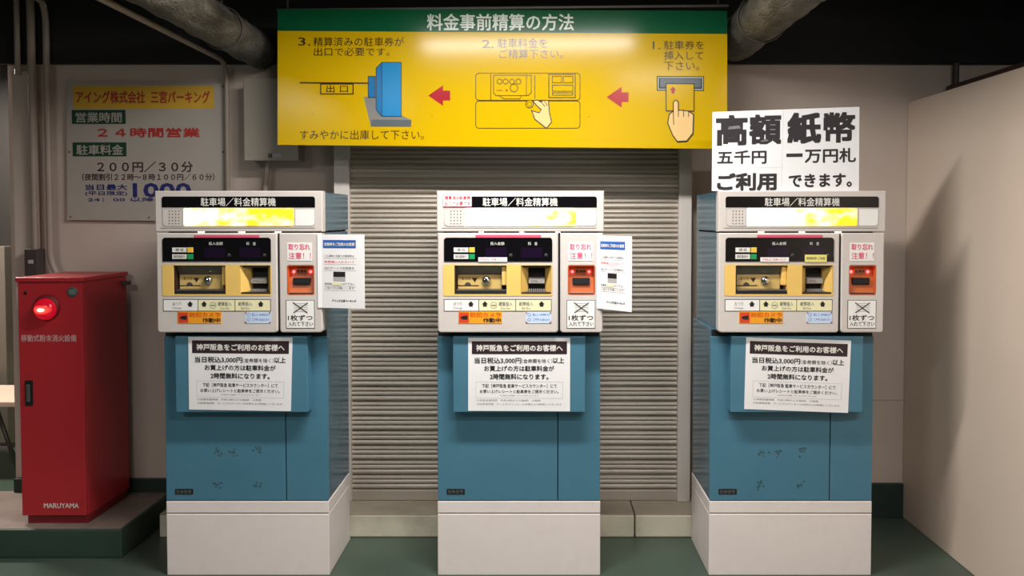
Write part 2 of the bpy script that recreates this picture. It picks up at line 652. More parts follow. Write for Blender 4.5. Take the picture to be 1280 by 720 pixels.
# ------------------------------------------------------------------ roller shutter
def make_shutter():
    ys = 3.735
    root = empty('roller_shutter', (0, ys, _zk))
    tag(root, 'grey ribbed metal roller shutter closed behind the machines', 'shutter')
    x0, x1 = PT(436, 300, ys)[0], PT(850, 300, ys)[0]
    z0, z1 = 0.0, ZBEAM - _zk - 0.01
    pitch = 0.0725
    prof = []
    z = z0 + 0.05
    # bottom bar first, then slats of two unequal ribs each with a curled interlock
    while z < z1 - pitch:
        for a, d in ((0.00, 0.012), (0.05, 0.013), (0.09, 0.002), (0.13, -0.002), (0.22, -0.005), (0.31, -0.003), (0.37, 0.001), (0.39, 0.007), (0.43, 0.007),
                     (0.445, 0.000), (0.52, -0.004), (0.62, -0.003), (0.68, 0.001), (0.70, 0.006), (0.735, 0.006), (0.75, 0.000), (0.82, -0.003), (0.90, -0.001), (0.95, 0.004)):
            prof.append((z + a * pitch, d))
        z += pitch
    prof.append((z, 0.01))
    mb = MB()
    vs = []
    nx = 2
    for (zz, d) in prof:
        vs.append((x0, d, zz))
        vs.append((x1, d, zz))
    mb.add(vs, [(2 * i, 2 * i + 1, 2 * i + 3, 2 * i + 2) for i in range(len(prof) - 1)], 'shutter_grey')
    mb.box(x0, x1, 0.014, 0.03, z0, z, 'shutter_grey')
    mb.build('curtain', root)
    MB().box(x0 + 0.005, x1 - 0.005, -0.012, 0.03, z0 + 0.0005, z0 + 0.052, 'shutter_grey', 0.004).build('bottom_bar', root)
    for (p0, p1) in ((418.5, 437.5), (848, 864)):
        a, b = PT(p0, 400, ys - 0.03)[0], PT(p1, 400, ys - 0.03)[0]
        g = MB()
        g.box(a, b, -0.03, 0.06, z0 + 0.0005, z1, 'rail_grey', 0.003)
        g.build('guide_rail', root)


make_shutter()

# ------------------------------------------------------------------ overhead sign
SGN_L = Vector((PT(347, 100, 3.47)[0], 3.47, 0))
SGN_R = Vector((PT(909, 100, 3.40)[0], 3.40, 0))
SGN = Surf(SGN_L.x, SGN_L.y, math.atan2(SGN_R.y - SGN_L.y, SGN_R.x - SGN_L.x))


def make_overhead_sign():
    S = SGN
    root = empty('hanging_sign', (S.o.x, S.o.y, 0), S.ang)
    tag(root, 'wide yellow sign with green title band hanging above the three machines', 'sign')
    c = [S.uv(347, 181), S.uv(909, 186), S.uv(909, 13.5), S.uv(347, 11)]
    x0, x1 = 0.0, c[1][0]
    zb, zt = (c[0][1] + c[1][1]) / 2, (c[2][1] + c[3][1]) / 2
    q = bil((c[3], c[2], c[1], c[0]))
    mb = MB()
    mb.plate(c, [], 0.0, 0.035, 'sign_yellow')
    g = [S.uv(347, 38.5), S.uv(909, 42.5), c[2], c[3]]
    mb.poly(g, -LAY, 'sign_green')

    def T(body, a0, b0, a1, b1, m, bold=0.0, lay=2):
        # slope of the sign's rows in the photo: 3.5 px over its width
        ul, ur, lr, ll = S.uv(a0, b0), S.uv(a1, b0), S.uv(a1, b1), S.uv(a0, b1)
        mb.text(body, bil((ul, ur, lr, ll)), -LAY * lay, m, bold)

    def U(p):
        return S.uv(p[0], p[1])

    def LN(pts, w, m='sign_line', closed=False, lay=2):
        mb.line([U(p) for p in pts], w * 0.0036, -LAY * lay, m, closed)

    def PO(pts, m, lay=1):
        mb.poly([U(p) for p in pts], -LAY * lay, m)
    T('料金事前精算の方法', 534, 17.5, 717, 38, 'sign_white', 0.0014)
    T('3.', 373, 47, 388, 57, 'sign_ink', 0.0004)
    T('精算済みの駐車券が', 392, 46.5, 505, 58, 'sign_ink', 0.0001)
    T('出口で必要です。', 392.5, 59.5, 487, 70, 'sign_ink', 0.0001)
    T('すみやかに出庫して下さい。', 375, 162.5, 530, 174.5, 'sign_ink', 0.0001)
    T('2.', 603, 50, 617, 60, 'sign_ink', 0.0004)
    T('駐車料金を', 622, 48, 684, 60, 'sign_ink', 0.0001)
    T('ご精算下さい。', 624, 61.5, 704, 73, 'sign_ink', 0.0001)
    T('1.', 816, 52, 825, 61.5, 'sign_ink', 0.0004)
    T('駐車券を', 830, 51, 880, 62, 'sign_ink', 0.0001)
    T('挿入して', 830, 64, 879, 75, 'sign_ink', 0.0001)
    T('下さい。', 830, 77, 874, 88, 'sign_ink', 0.0001)
    # exit gate drawing
    LN([(375.5, 103.5), (461, 104)], 1.8, 'dark_brown')
    LN([(401, 105), (441.5, 105), (441.5, 117.5), (401, 117.5)], 1.4, 'dark_brown', True)
    T('出 口', 408, 106.5, 435, 115.5, 'sign_ink', 0.0003)
    PO([(463.6, 158.2), (513.8, 158.5), (514.4, 150), (502.5, 144.5), (478, 145), (472, 121), (454.7, 121)], 'sign_grey', 1)
    PO([(463.6, 158.2), (513.8, 158.5), (514.4, 150), (464.5, 149.5)], 'sign_slot', 2)
    PO([(460.5, 122), (469, 122), (469, 95.5), (460.5, 95.5)], 'sign_blue_dark', 2)
    PO([(470.3, 137), (477.5, 145.5), (477.5, 78), (470.3, 85)], 'sign_blue_dark', 2)
    PO([(477.5, 145.5), (501.7, 145.5), (501.7, 78), (477.5, 78)], 'sign_blue', 2)
    LN([(470.3, 137), (477.5, 145.5), (501.7, 145.5), (501.7, 78), (477.5, 78), (470.3, 85)], 0.9, 'print_black', True, 3)
    LN([(477.5, 78), (477.5, 145.5)], 0.9, 'print_black', False, 3)
    LN([(460.5, 122), (469, 122), (469, 95.5), (460.5, 95.5)], 0.9, 'print_black', True, 3)
    # arrows
    for (tx, bx, ex, yc, h1, h2) in ((535.3, 553.8, 562.7, 119.5, 12.8, 6.2), (758.3, 777, 785.7, 121.5, 13, 6)):
        PO([(tx, yc), (bx, yc + h1), (bx, yc + h2), (ex, yc + h2), (ex, yc - h2), (bx, yc - h2), (bx, yc - h1)], 'sign_red', 1)
    # machine drawing
    for (b0, b1) in ((91.5, 125.3), (126.3, 160.3)):
        pts = [(594.7 + x, y) for x, y in rr(0, b0, 130.3, b1, 4.0, 4)]
        LN(pts, 0.8, closed=True)
    LN([(613.5, 92), (613.5, 125)], 0.8)
    LN([(617, 94), (664, 94), (664, 116), (660, 119.5), (620, 119.5), (617, 116)], 0.8, closed=True)
    for xx in (624.5, 632, 640, 648):
        mb.circle(U((xx, 102)), 0.011, 0.0026, -LAY * 2, 'sign_line', 16)
    mb.circle(U((642.5, 110)), 0.017, 0.0028, -LAY * 2, 'sign_line', 20)
    LN([(624, 120), (630, 123.5), (650, 123.5), (652, 120)], 0.7)
    PO([(632, 112), (635, 112), (633.5, 115)], 'sign_red', 2)
    LN([(621, 113), (628, 113)], 0.8, 'sign_red')
    LN([(658, 95), (658, 119)], 0.7)
    LN([(668.5, 94), (668.5, 123)], 0.7)
    LN([(686, 93), (719, 93), (719, 122), (686, 122)], 1.0, closed=True)
    for (a0, b0, a1, b1) in ((690.5, 95.5, 702, 103.5), (704, 95.5, 716, 103.5), (690.5, 106.5, 716, 114), (690.5, 116, 716, 119)):
        LN([(a0, b0), (a1, b0), (a1, b1), (a0, b1)], 0.8, closed=True)
    # hand with coin
    hand = [(657 + 9, 126.3), (671, 125), (676, 127.5), (680, 125.3), (685.5, 126), (686.5, 139), (689.4, 152.6), (683, 160.3), (668.6, 149), (664.5, 138), (668, 139.5), (674, 141), (676.5, 137), (671, 132)]
    PO(hand, 'sign_skin', 3)
    LN(hand, 1.1, 'print_black', True, 4)
    LN([(676, 127.5), (681, 133)], 0.8, 'sign_ink', False, 4)
    LN([(680.5, 126), (684, 132)], 0.8, 'sign_ink', False, 4)
    mb.disc(U((662, 130)), 0.017, -LAY * 3, 'sign_yellow')
    mb.circle(U((662, 130)), 0.017, 0.0028, -LAY * 4, 'sign_line')
    mb.circle(U((662, 130)), 0.009, 0.002, -LAY * 4, 'sign_line')
    # ticket slot with pointing hand
    PO([(821, 113.3), (880, 113.8), (880, 95.3), (821, 95)], 'print_black', 1)
    PO([(822.3, 112), (878.7, 112.4), (878.7, 96.6), (822.3, 96.3)], 'sign_white', 2)
    PO([(823.3, 111), (877.7, 111.4), (877.7, 97.6), (823.3, 97.3)], 'print_black', 3)
    PO([(825, 109.5), (876, 109.5), (876, 98.6), (825, 98.3)], 'sign_slot', 4)
    tk = [(832.5, 138.6), (867.3, 138.9), (867.3, 105), (832.5, 104.7)]
    PO(tk, 'sign_yellow', 5)
    LN(tk, 1.0, 'print_black', True, 6)
    PO([(841, 108.5), (845, 113), (842.8, 113), (842.8, 117), (839.2, 117), (839.2, 113), (837, 113)], 'sign_red', 6)
    k = lambda x, y: (620 + x / 3.6, y / 3.6)
    hp = [k(797, 500), k(797, 462), k(803, 453), k(813, 453), k(820, 462), k(820, 497), k(843, 497), k(866, 501), k(888, 516), k(885, 600), k(857, 635), k(815, 637), k(795, 610), k(772, 555), k(779, 515)]
    PO(hp, 'sign_skin', 7)
    LN(hp, 1.2, 'print_black', True, 8)
    for a, b in (((797, 500), (799, 560)), ((820, 497), (820, 525)), ((843, 498), (843, 525)), ((866, 502), (866, 525))):
        LN([k(*a), k(*b)], 0.9, 'sign_ink', False, 8)
    for p in ((391, 142.5), (540, 144), (736, 146)):
        mb.disc(U(p), 0.0022, -LAY * 2, 'sign_edge', 8)
    mb.build('sign_panel', root)
    fr = MB()
    fr.box(-0.004, x1 + 0.004, 0.004, 0.04, zt + 0.004, zt + 0.016, 'sign_edge', 0.002)
    fr.build('top_rail', root)
    for xx in (0.04, x1 - 0.04):
        MB().tube([(xx, 0.024, zt + 0.012), (xx, 0.024, 2.80)], 0.006, 'sign_edge', 8).build('hanger_rod', root)


make_overhead_sign()

# ------------------------------------------------------------------ price board on the left wall
def make_price_sign():
    yb = YW - 0.022
    S = Surf(PT(182, 190, yb)[0], yb)
    mb = MB()
    c = [S.uv(84, 275), S.uv(282, 277), S.uv(282, 104), S.uv(83, 103)]
    mb.plate(c, [], 0.0, 0.02, 'board_white')

    def R(a0, b0, a1, b1, m):
        x0, z0, x1, z1 = S.rect(a0, b0, a1, b1)
        mb.poly(rr(x0, z0, x1, z1), -LAY, m)

    def T(body, a0, b0, a1, b1, m, bold=0.0):
        x0, z0, x1, z1 = S.rect(a0, b0, a1, b1)
        mb.text(body, lambda a, b: (x0 + (x1 - x0) * a, z0 + (z1 - z0) * b), -2 * LAY, m, bold)
    R(92, 107, 267.5, 136, 'price_yellow')
    T('アイング株式会社', 95.5, 114, 181, 129, 'price_red', 0.0015)
    T('三宮パーキング', 189, 114, 262, 129, 'price_red', 0.0015)
    R(90, 137.5, 157, 155, 'price_green')
    T('営業時間', 95, 140.5, 152, 153, 'board_white', 0.001)
    T('２４時間営業', 122.5, 160, 249.5, 171.5, 'price_red', 0.0018)
    R(91, 178, 158, 195.5, 'price_green')
    T('駐車料金', 96, 181, 154, 193.5, 'board_white', 0.001)
    T('２００円／３０分', 122, 202, 241, 215, 'price_brown', 0.0016)
    T('（夜間割引２２時～８時１００円／６０分）', 103, 217, 268, 225.5, 'price_brown', 0.0008)
    T('当日最大', 107, 230.5, 159, 237.5, 'price_navy', 0.001)
    T('(平日限定)', 107, 239, 159, 245, 'price_navy', 0.0006)
    T('1000', 167, 229.5, 238, 246, 'price_navy', 0.003)
    T('24：00 以降は料金', 110, 247, 240, 252, 'price_navy', 0.0006)
    for p in ((86.5, 190), (88, 271), (186, 272), (279, 190), (279, 108)):
        mb.disc(S.uv(*p), 0.0045, -LAY, 'box_dark', 10)
    o = mb.build('price_sign', None, (S.o.x, S.o.y, 0))
    tag(o, 'pale parking tariff board fixed to the wall above the red cabinet', 'sign')


make_price_sign()


# ------------------------------------------------------------------ the payment machines
YP, YU, YK, YBACK = 3.09, 3.132, 3.115, 3.53
X_MID = PT(648.5, 628, YB)[0]


def make_machine(idx, cx, cy_off, label, lit, extra):
    rx = PT(cx, 628, YB)[0]
    root = empty('payment_machine', (rx, YB, 0))
    tag(root, label, 'parking payment machine', 'parking payment machines in front of the shutter')
    # layout is measured on the middle machine; local x = X - X_MID, local y = Y - YB
    SP = Surf(X_MID, YP)
    SK = Surf(X_MID, YK)
    SB = Surf(X_MID, YB)
    yp, yu, yk, yb = YP - YB, YU - YB, YK - YB, YBACK - YB

    def R(a0, b0, a1, b1, S=SP):
        return S.rect(a0, b0, a1, b1)

    def textin(mb, body, a0, b0, a1, b1, y, m, bold=0.0, S=SP):
        x0, z0, x1, z1 = S.rect(a0, b0, a1, b1)
        mb.text(body, lambda a, b: (x0 + (x1 - x0) * a, z0 + (z1 - z0) * b), y, m, bold)

    # plinth
    x0, _, x1, zl0 = R(547, 720, 750.2, 641.5, SB)
    _, _, _, zl1 = R(547, 720, 750.2, 626.5, SB)
    pl = MB()
    pl.box(x0, x1, 0.0, yb, 0.0, zl0 - 0.003, 'plinth_white', 0.003)
    pl.box(x0 + 0.004, x1 - 0.004, 0.004, yb - 0.004, zl0 - 0.004, zl0 + 0.001, 'gap_black')
    pl.build('plinth', root)
    MB().box(x0, x1, 0.0, yb, zl0, zl1, 'plinth_white', 0.003).build('plinth_rim', root)
    # blue body: lower cabinet, then the deeper-set upper cabinet behind the fascia
    _, _, _, zt = R(547, 300, 750, 239, SP)
    _, zfl, _, zh0 = R(547, 416, 750, 290.3, SP)
    bd = MB()
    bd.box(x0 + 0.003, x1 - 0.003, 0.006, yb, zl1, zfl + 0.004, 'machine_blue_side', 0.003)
    ux0, _, ux1, _ = R(547.6, 300, 752.8, 239)
    yh = yp + 0.082
    for (a, b, c0, c1) in ((ux0, ux1, zfl + 0.002, zh0 - 0.003), (ux0 - 0.002, ux1 + 0.003, zh0 + 0.004, zt - 0.002)):
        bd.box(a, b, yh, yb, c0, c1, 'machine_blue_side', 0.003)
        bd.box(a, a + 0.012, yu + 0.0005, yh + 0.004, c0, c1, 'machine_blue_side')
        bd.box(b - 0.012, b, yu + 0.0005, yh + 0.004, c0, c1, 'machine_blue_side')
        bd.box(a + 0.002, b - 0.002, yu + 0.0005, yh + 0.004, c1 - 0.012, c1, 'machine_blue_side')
    bd.box(ux0 + 0.008, ux1 - 0.008, yh, yb - 0.008, zh0 - 0.004, zh0 + 0.006, 'gap_black')
    bd.box(x0 + 0.006, x1 - 0.006, 0.004, 0.01, zl1 + 0.002, zfl, 'gap_black')  # black backing for the door joint; also puts in shade under the fascia overhang
    bd.build('cabinet_body', root)
    # lower doors
    xs = SB.uv(697.3, 570)[0]
    for (a, b, nm) in ((x0 + 0.0015, xs - 0.002, 'lower_door'), (xs + 0.002, x1 - 0.0015, 'side_door')):
        mb = MB().box(a, b, 0.0, 0.02, zl1 + 0.003, SB.uv(650, 420.5)[1], 'machine_blue', 0.002)
        if nm == 'lower_door' and extra['scuffs']:
            rnd = random.Random(idx * 5 + 1)
            for (sx, sy) in ((612, 566), (632, 566), (664, 562), (610, 607), (662, 607)):
                for _k in range(9):
                    c0 = SB.uv(sx + rnd.gauss(0, 2.6), sy + rnd.gauss(0, 2.6))
                    n = 7
                    pts = []
                    for i in range(n):
                        ang = 2 * math.pi * i / n
                        rad = rnd.uniform(0.002, 0.0068)
                        pts.append((c0[0] + rad * math.cos(ang) * 1.2, c0[1] + rad * math.sin(ang)))
                    mb.poly(pts, -LAY * 0.5 - _k * 0.00002, 'scuff')
        d = mb.build(nm, root)
        if nm == 'lower_door':
            np_ = MB()
            a0, b0, a1, b1 = R(558.5, 611, 581, 617.5, SB)
            np_.plate(rr(a0, b0, a1, b1, 0.002, 2), [], -0.002, 0.0005, 'print_black')
            textin(np_, '日本信号', 560.5, 612.2, 579, 616.4, -0.002 - LAY, 'print_grey', 0.0, SB)
            np_.build('name_plate', d)
    # projecting blue notice box
    a0, b0, a1, b1 = R(566, 515.5, 731.5, 420.5, SK)
    kx = MB()
    kx.box(a0, a1, yk, 0.002, b0, b1, 'machine_blue', 0.003)
    kx.build('notice_box', root)

    # ---- header
    hx0, hz0, hx1, hz1 = R(545.8, 289.5, 755, 238.6)
    hd = MB()
    hd.plate(rr(hx0, hz0, hx1, hz1), [], yp, yu, 'machine_white', (rr(hx0 + 0.003, hz0 + 0.003, hx1 - 0.003, hz1 - 0.003), 0.003))
    ix0, iz0, ix1, iz1 = R(552.5, 285.6, 745.5, 284.7)
    hd.poly(rr(ix0, iz0, ix1, iz1), yp - LAY, 'print_grey')
    hdr = hd.build('header', root)
    g0, g1, g2, g3 = R(697.7, 415, 700.3, 291.5)
    MB().box(g0, g2, yp + 0.012, yu, g1, g3, 'gap_black').build('panel_seam', root)
    tb = MB()
    a0, b0, a1, b1 = R(554.5, 259.3, 746, 245.6)
    tb.plate(rr(a0, b0, a1, b1, 0.010, 5, (0, 0, 1, 1)), [], yp - 0.0015, yp + 0.001, 'black_gloss')
    textin(tb, '駐車場／料金精算機', 603.5, 247.2, 697, 257.6, yp - 0.0015 - LAY, 'print_white', 0.0003)
    tb.build('title_band', hdr)
    lp = MB()
    a0, b0, a1, b1 = R(582, 282.3, 719, 260.6)
    lp.plate(rr(a0, b0, a1, b1, 0.004, 3), [], yp - 0.003, yp + 0.001, lit)
    lp.build('light_panel', hdr)
    sg = MB()
    a0, b0, a1, b1 = R(555.5, 282.6, 580, 260.8)
    sg.plate(rr(a0, b0, a1, b1, 0.014, 5, (1, 0, 0, 0)), [], yp - 0.0012, yp + 0.001, 'machine_white')
    sg.line(rr(a0, b0, a1, b1, 0.014, 5, (1, 0, 0, 0)), 0.0016, yp - 0.0012 - LAY, 'print_lightgrey', True)
    for i in range(4):
        for j in range(5):
            sg.disc(SP.uv(563.8 + i * 4.0, 264 + j * 3.9), 0.0026, yp - 0.0012 - LAY, 'box_dark', 8)
    sg.build('speaker_grille', hdr)
    for gx in (601, 652, 697.6):
        u0, _, u1, _ = R(gx - 2.5, 291, gx + 2.5, 289.7)
        MB().box(u0, u1, yp + 0.006, yp + 0.03, hz0 - 0.0035, hz0 + 0.001, 'glow_gap').build('light_leak', hdr)  # glowing blocks stand in for panel light leaking through the header gap
    bp = MB()
    a0, b0, a1, b1 = R(721, 282.2, 745.3, 261)
    bp.plate(rr(a0, b0, a1, b1, 0.012, 5, (0, 1, 0, 0)), [], yp - 0.0012, yp + 0.001, 'sticker_white')
    bp.line(rr(a0, b0, a1, b1, 0.012, 5, (0, 1, 0, 0)), 0.0014, yp - 0.0012 - LAY, 'print_lightgrey', True)
    bp.build('sensor_window', hdr)
    if extra.get('header_sticker'):
        st = MB()
        a0, b0, a1, b1 = R(554, 258.4, 589.8, 243)
        st.plate(rr(a0, b0, a1, b1), [], yp - 0.003, yp - 0.0016, 'sticker_white')
        st.line(rr(a0 + 0.001, b0 + 0.001, a1 - 0.001, b1 - 0.001), 0.0014, yp - 0.003 - LAY, 'print_pink', True)
        textin(st, '精算済み駐車券', 556, 245, 588, 249.5, yp - 0.003 - LAY, 'print_red', 0.0003)
        textin(st, '出口で必要です', 556, 252, 588, 256.8, yp - 0.003 - LAY, 'print_red', 0.0003)
        tag(st.build('reminder_sticker', hdr), 'white sticker with red lettering')

    # ---- main fascia with its recesses
    fx0, fz0, fx1, fz1 = R(546.8, 415.8, 697.6, 291.2)
    bx0, bz0, bx1, bz1 = R(553.8, 370, 690.5, 330.5)
    fa = MB()
    rad = 0.012
    out = rr(fx0, fz0, fx1, fz1, rad, 5, (1, 1, 0, 0))
    ins = rr(fx0 + 0.004, fz0 + 0.004, fx1 - 0.004, fz1 - 0.004, rad - 0.004, 5, (1, 1, 0, 0))
    fa.plate(out, [rr(bx0, bz0, bx1, bz1, 0.006, 4)], yp, yu, 'machine_white', (ins, 0.004))
    fas = fa.build('front_panel', root)
    # coin and note bezel
    cx0, cz0, cx1, cz1 = R(568, 367.8, 633.2, 331.8)
    nx0, nz0, nx1, nz1 = R(651, 367.8, 689.2, 331.8)
    bz = MB()
    bz.plate(rr(bx0 + 0.0005, bz0 + 0.0005, bx1 - 0.0005, bz1 - 0.0005, 0.0055, 4), [rr(cx0, cz0, cx1, cz1), rr(nx0, nz0, nx1, nz1, 0.004, 3)], yp - 0.0015, yp + 0.075, 'bezel_yellow')
    bzl = bz.build('bezel', fas)
    yd = yp + 0.074
    ct = MB()
    W_, H_ = cx1 - cx0, cz1 - cz0
    e = 0.0008
    # dark lining (left wall, back, floor), smoked slanting top plate, tan coin plate, step on the right
    ct.box(cx0 + e, cx1 - e, yp + 0.06, yd, cz0 + e, cz1 - e, 'dark_brown')
    ct.box(cx0 + e, cx0 + 0.006, yp + 0.004, yp + 0.06, cz0 + e, cz1 - e, 'dark_brown')
    ct.box(cx0 + 0.006, cx1 - e, yp + 0.002, yp + 0.06, cz0 + e, cz0 + 0.012, 'gap_black')
    ct.box(cx0 + 0.006, cx1 - e, yp + 0.008, yp + 0.06, cz0 + 0.012, cz0 + 0.018, 'coin_grey', 0.002)
    ct.add([(cx0 + 0.006, yp + 0.012, cz1 - 0.002), (cx1 - 0.004, yp + 0.012, cz1 - 0.002), (cx1 - 0.004, yp + 0.04, cz0 + H_ * 0.62), (cx0 + 0.006, yp + 0.04, cz0 + H_ * 0.62)],
           [(3, 2, 1, 0)], 'coin_grey')
    ct.build('coin_tray', bzl)
    cpz0, cpz1 = cz0 + 0.018, cz0 + H_ * 0.66
    cpx1 = cx1 - W_ * 0.10
    cpl = MB()
    cpl.box(cx0 + 0.010, cpx1, yp + 0.03, yp + 0.06, cpz0, cpz1, 'coin_tan', 0.002)
    yf = yp + 0.03 - LAY
    SC2 = SP
    textin(cpl, 'おつり', 576.5, 346.8, 587, 350.6, yf, 'dark_brown', 0.0002)
    cpl.poly([(SP.uv(589, 348)), (SP.uv(592.7, 353.8)), (SP.uv(596.4, 348))][::-1], yf, 'dark_brown')
    c = SP.uv(584, 357.5)
    cpl.poly([(c[0] + 0.013 * math.cos(math.pi * i / 10), c[1] + 0.013 * math.sin(math.pi * i / 10)) for i in range(11)], yf, 'box_dark')
    a = SP.rect(570.5, 358.4, 598, 357.2)
    cpl.poly(rr(*a), yf - 0.0002, 'gap_black')
    coin_plate = cpl.build('coin_plate', bzl)
    rs = MB().box(cpx1 + 0.001, cx1 - e, yp + 0.012, yp + 0.06, cz0 + H_ * 0.30, cz1 - 0.006, 'bezel_yellow', 0.003)
    rs.build('coin_chute', bzl)
    kn = MB()
    kc = SP.uv(607.5, 351.5)
    kn.lathe(kc, [(0.0195, yp + 0.0305), (0.0195, yp + 0.026), (0.0175, yp + 0.021), (0.013, yp + 0.016), (0.007, yp + 0.0135), (0.0005, yp + 0.0128)], 'chrome', 28)
    kn.build('return_knob', bzl)
    nt_ = MB()
    NW, NH = nx1 - nx0, nz1 - nz0
    nt_.box(nx0 + e, nx1 - e, yp + 0.062, yd, nz0 + e, nz1 - e, 'gap_black')
    # tapering cheeks of the note slot
    nt_.add([(nx0 + e, yp + 0.002, nz0 + 0.003), (nx0 + NW * 0.24, yp + 0.045, nz0 + 0.008), (nx0 + NW * 0.24, yp + 0.045, nz1 - 0.01), (nx0 + e, yp + 0.002, nz1 - 0.003), (nx0 + NW * 0.24, yp + 0.062, nz0 + 0.008), (nx0 + NW * 0.24, yp + 0.062, nz1 - 0.01)],
            [(0, 1, 2, 3), (1, 4, 5, 2)], 'bezel_yellow')
    nt_.add([(nx1 - e, yp + 0.002, nz0 + 0.003), (nx1 - NW * 0.2, yp + 0.045, nz0 + 0.008), (nx1 - NW * 0.2, yp + 0.045, nz1 - 0.01), (nx1 - e, yp + 0.002, nz1 - 0.003), (nx1 - NW * 0.2, yp + 0.062, nz0 + 0.008), (nx1 - NW * 0.2, yp + 0.062, nz1 - 0.01)],
            [(3, 2, 1, 0), (2, 5, 4, 1)], 'bezel_yellow')
    nt_.box(nx0 + e, nx1 - e, yp + 0.012, yp + 0.062, nz1 - 0.010, nz1 - e, 'box_dark', 0.002)
    nt_.box(nx0 + e, nx1 - e, yp + 0.004, yp + 0.062, nz0 + e, nz0 + 0.008, 'dark_brown', 0.002)
    # lip with label and row of teeth
    nt_.box(nx0 + NW * 0.245, nx1 - NW * 0.205, yp + 0.03, yp + 0.062, nz0 + NH * 0.34, nz0 + NH * 0.56, 'grey_plastic', 0.004)
    tx0, tz0, tx1, tz1 = nx0 + NW * 0.29, nz0 + NH * 0.37, nx1 - NW * 0.24, nz0 + NH * 0.50
    nt_.poly(rr(tx0, tz0, tx1, tz1), yp + 0.03 - LAY, 'print_lightgrey')
    nt_.text('紙幣投入口', lambda a, b: (tx0 + 0.004 + (tx1 - tx0 - 0.008) * a, tz0 + 0.003 + (tz1 - tz0 - 0.006) * b), yp + 0.03 - 2 * LAY, 'print_black')
    for i in range(8):
        w = (NW * 0.55) / 8
        xx = nx0 + NW * 0.245 + i * w
        nt_.box(xx + w * 0.2, xx + w * 0.75, yp + 0.026, yp + 0.06, nz0 + 0.008, nz0 + 0.018, 'grey_plastic')
    nt_.build('note_slot', bzl)
    # display
    a0, b0, a1, b1 = R(555, 326.8, 690.3, 297)
    dp = MB()
    dp.plate(rr(a0, b0, a1, b1, 0.012, 5, (0.0, 0.0, 1, 1)), [], yp - 0.003, yp + 0.001, 'black_gloss')
    yl = yp - 0.003 - LAY
    textin(dp, '投入金額', 613, 302.3, 630.5, 306.3, yl, 'print_white')
    textin(dp, '料　金', 660, 302.3, 671.8, 306.5, yl, 'print_white')
    textin(dp, '円', 636.8, 317, 640, 320.4, yl, 'print_grey')
    textin(dp, '円', 681, 317, 684, 320.4, yl, 'print_grey')
    dp.poly(rr(*R(607, 322, 633.5, 309.5)), yl, 'display_purple')
    dp.poly(rr(*R(651, 322, 678, 309.5)), yl, 'display_purple')
    dp.poly(rr(*R(567.3, 315.2, 585.5, 309.4)), yl, 'print_white')
    dp.poly(rr(*R(567.3, 323.6, 585.5, 317.8)), yl, 'print_white')
    textin(dp, '領 収', 571.5, 310.4, 581.5, 314, yl - LAY, 'print_black')
    textin(dp, '領収書発行', 569, 318.8, 583.5, 322.5, yl - LAY, 'print_black')
    dsp = dp.build('display', fas)
    for (m_, b_) in (('button_yellow', 309.2), ('button_green', 317.6)):
        u0, v0, u1, v1 = R(586.5, b_ + 6.4, 593.6, b_)
        MB().box(u0, u1, yp - 0.007, yp - 0.0025, v0, v1, m_, 0.001).build('push_button', dsp)
    if extra.get('display_sticker'):
        s0 = extra['display_sticker']
        st = MB()
        st.plate(rr(*R(s0[0], 327, s0[1], 321.6)), [], yp - 0.0045, yp - 0.0032, 'sticker_white')
        textin(st, '千円札をご利用ください', s0[0] + 2, 322.8, s0[1] - 2, 325.8, yp - 0.0045 - LAY, 'print_red')
        tag(st.build('display_sticker', dsp), 'narrow white sticker with red lettering')
    if extra.get('yellow_sticker'):
        st = MB()
        st.plate(rr(*R(654, 327.4, 681.3, 318.3)), [], yp - 0.0045, yp - 0.0032, 'sticker_yellow')
        textin(st, '高額紙幣 ご利用', 656, 321, 679, 324.5, yp - 0.0045 - LAY, 'print_black')
        tag(st.build('fee_sticker', dsp), 'small yellow sticker')
    # pink strip over the display
    pk = MB().plate(rr(*R(594.5, 297.4, 676, 293.7)), [], yp - 0.0015, yp + 0.001, 'sticker_pink')
    pk.build('pink_strip', fas)
    # instruction label
    il = MB()
    il.plate(rr(*R(554.8, 389.2, 689.4, 374)), [], yp - 0.001, yp + 0.001, 'print_black')
    for (p0, p1, m_) in ((555.6, 598.1, 'sticker_white'), (598.9, 644.3, 'sticker_cream'), (645.1, 688.7, 'sticker_cream')):
        il.poly(rr(*R(p0, 388.4, p1, 374.8)), yp - 0.001 - LAY, m_)
    yl = yp - 0.001 - 2 * LAY
    textin(il, 'おつり', 567, 377.3, 577.5, 382, yl, 'print_grey')
    textin(il, 'Change', 566.5, 383.7, 578, 386.6, yl, 'print_grey')
    textin(il, '硬貨投入', 623.5, 377.2, 640.5, 382.4, yl, 'print_grey', 0.0002)
    textin(il, 'Coin Slot', 626, 384, 638, 386.6, yl, 'print_grey')
    textin(il, '紙幣投入', 649, 377.2, 666.5, 382.2, yl, 'print_grey', 0.0002)
    textin(il, 'Bill Slot', 652.5, 384, 663, 386.6, yl, 'print_grey')
    for ax in (588.7, 606.2, 677):
        il.poly([SP.uv(ax, 376.3), SP.uv(ax - 3.8, 380.4), SP.uv(ax - 2.3, 380.4), SP.uv(ax - 2.3, 383.2), SP.uv(ax + 2.3, 383.2), SP.uv(ax + 2.3, 380.4), SP.uv(ax + 3.8, 380.4)], yl, 'print_black')
    il.circle(SP.uv(617.2, 381.6), 0.0125, 0.0014, yl, 'print_grey')
    il.poly(rr(*R(614.5, 382.3, 620, 380.9)), yl, 'print_grey')
    il.build('instruction_label', fas)
    # camera warning sticker
    cs = MB()
    cs.plate(rr(*R(573, 404.3, 627.4, 389.4)), [], yp - 0.0016, yp + 0.001, 'sticker_orange')
    yl = yp - 0.0016 - LAY
    cs.poly(rr(*R(573.8, 403.4, 586.2, 390.4)), yl, 'sticker_orange_red')
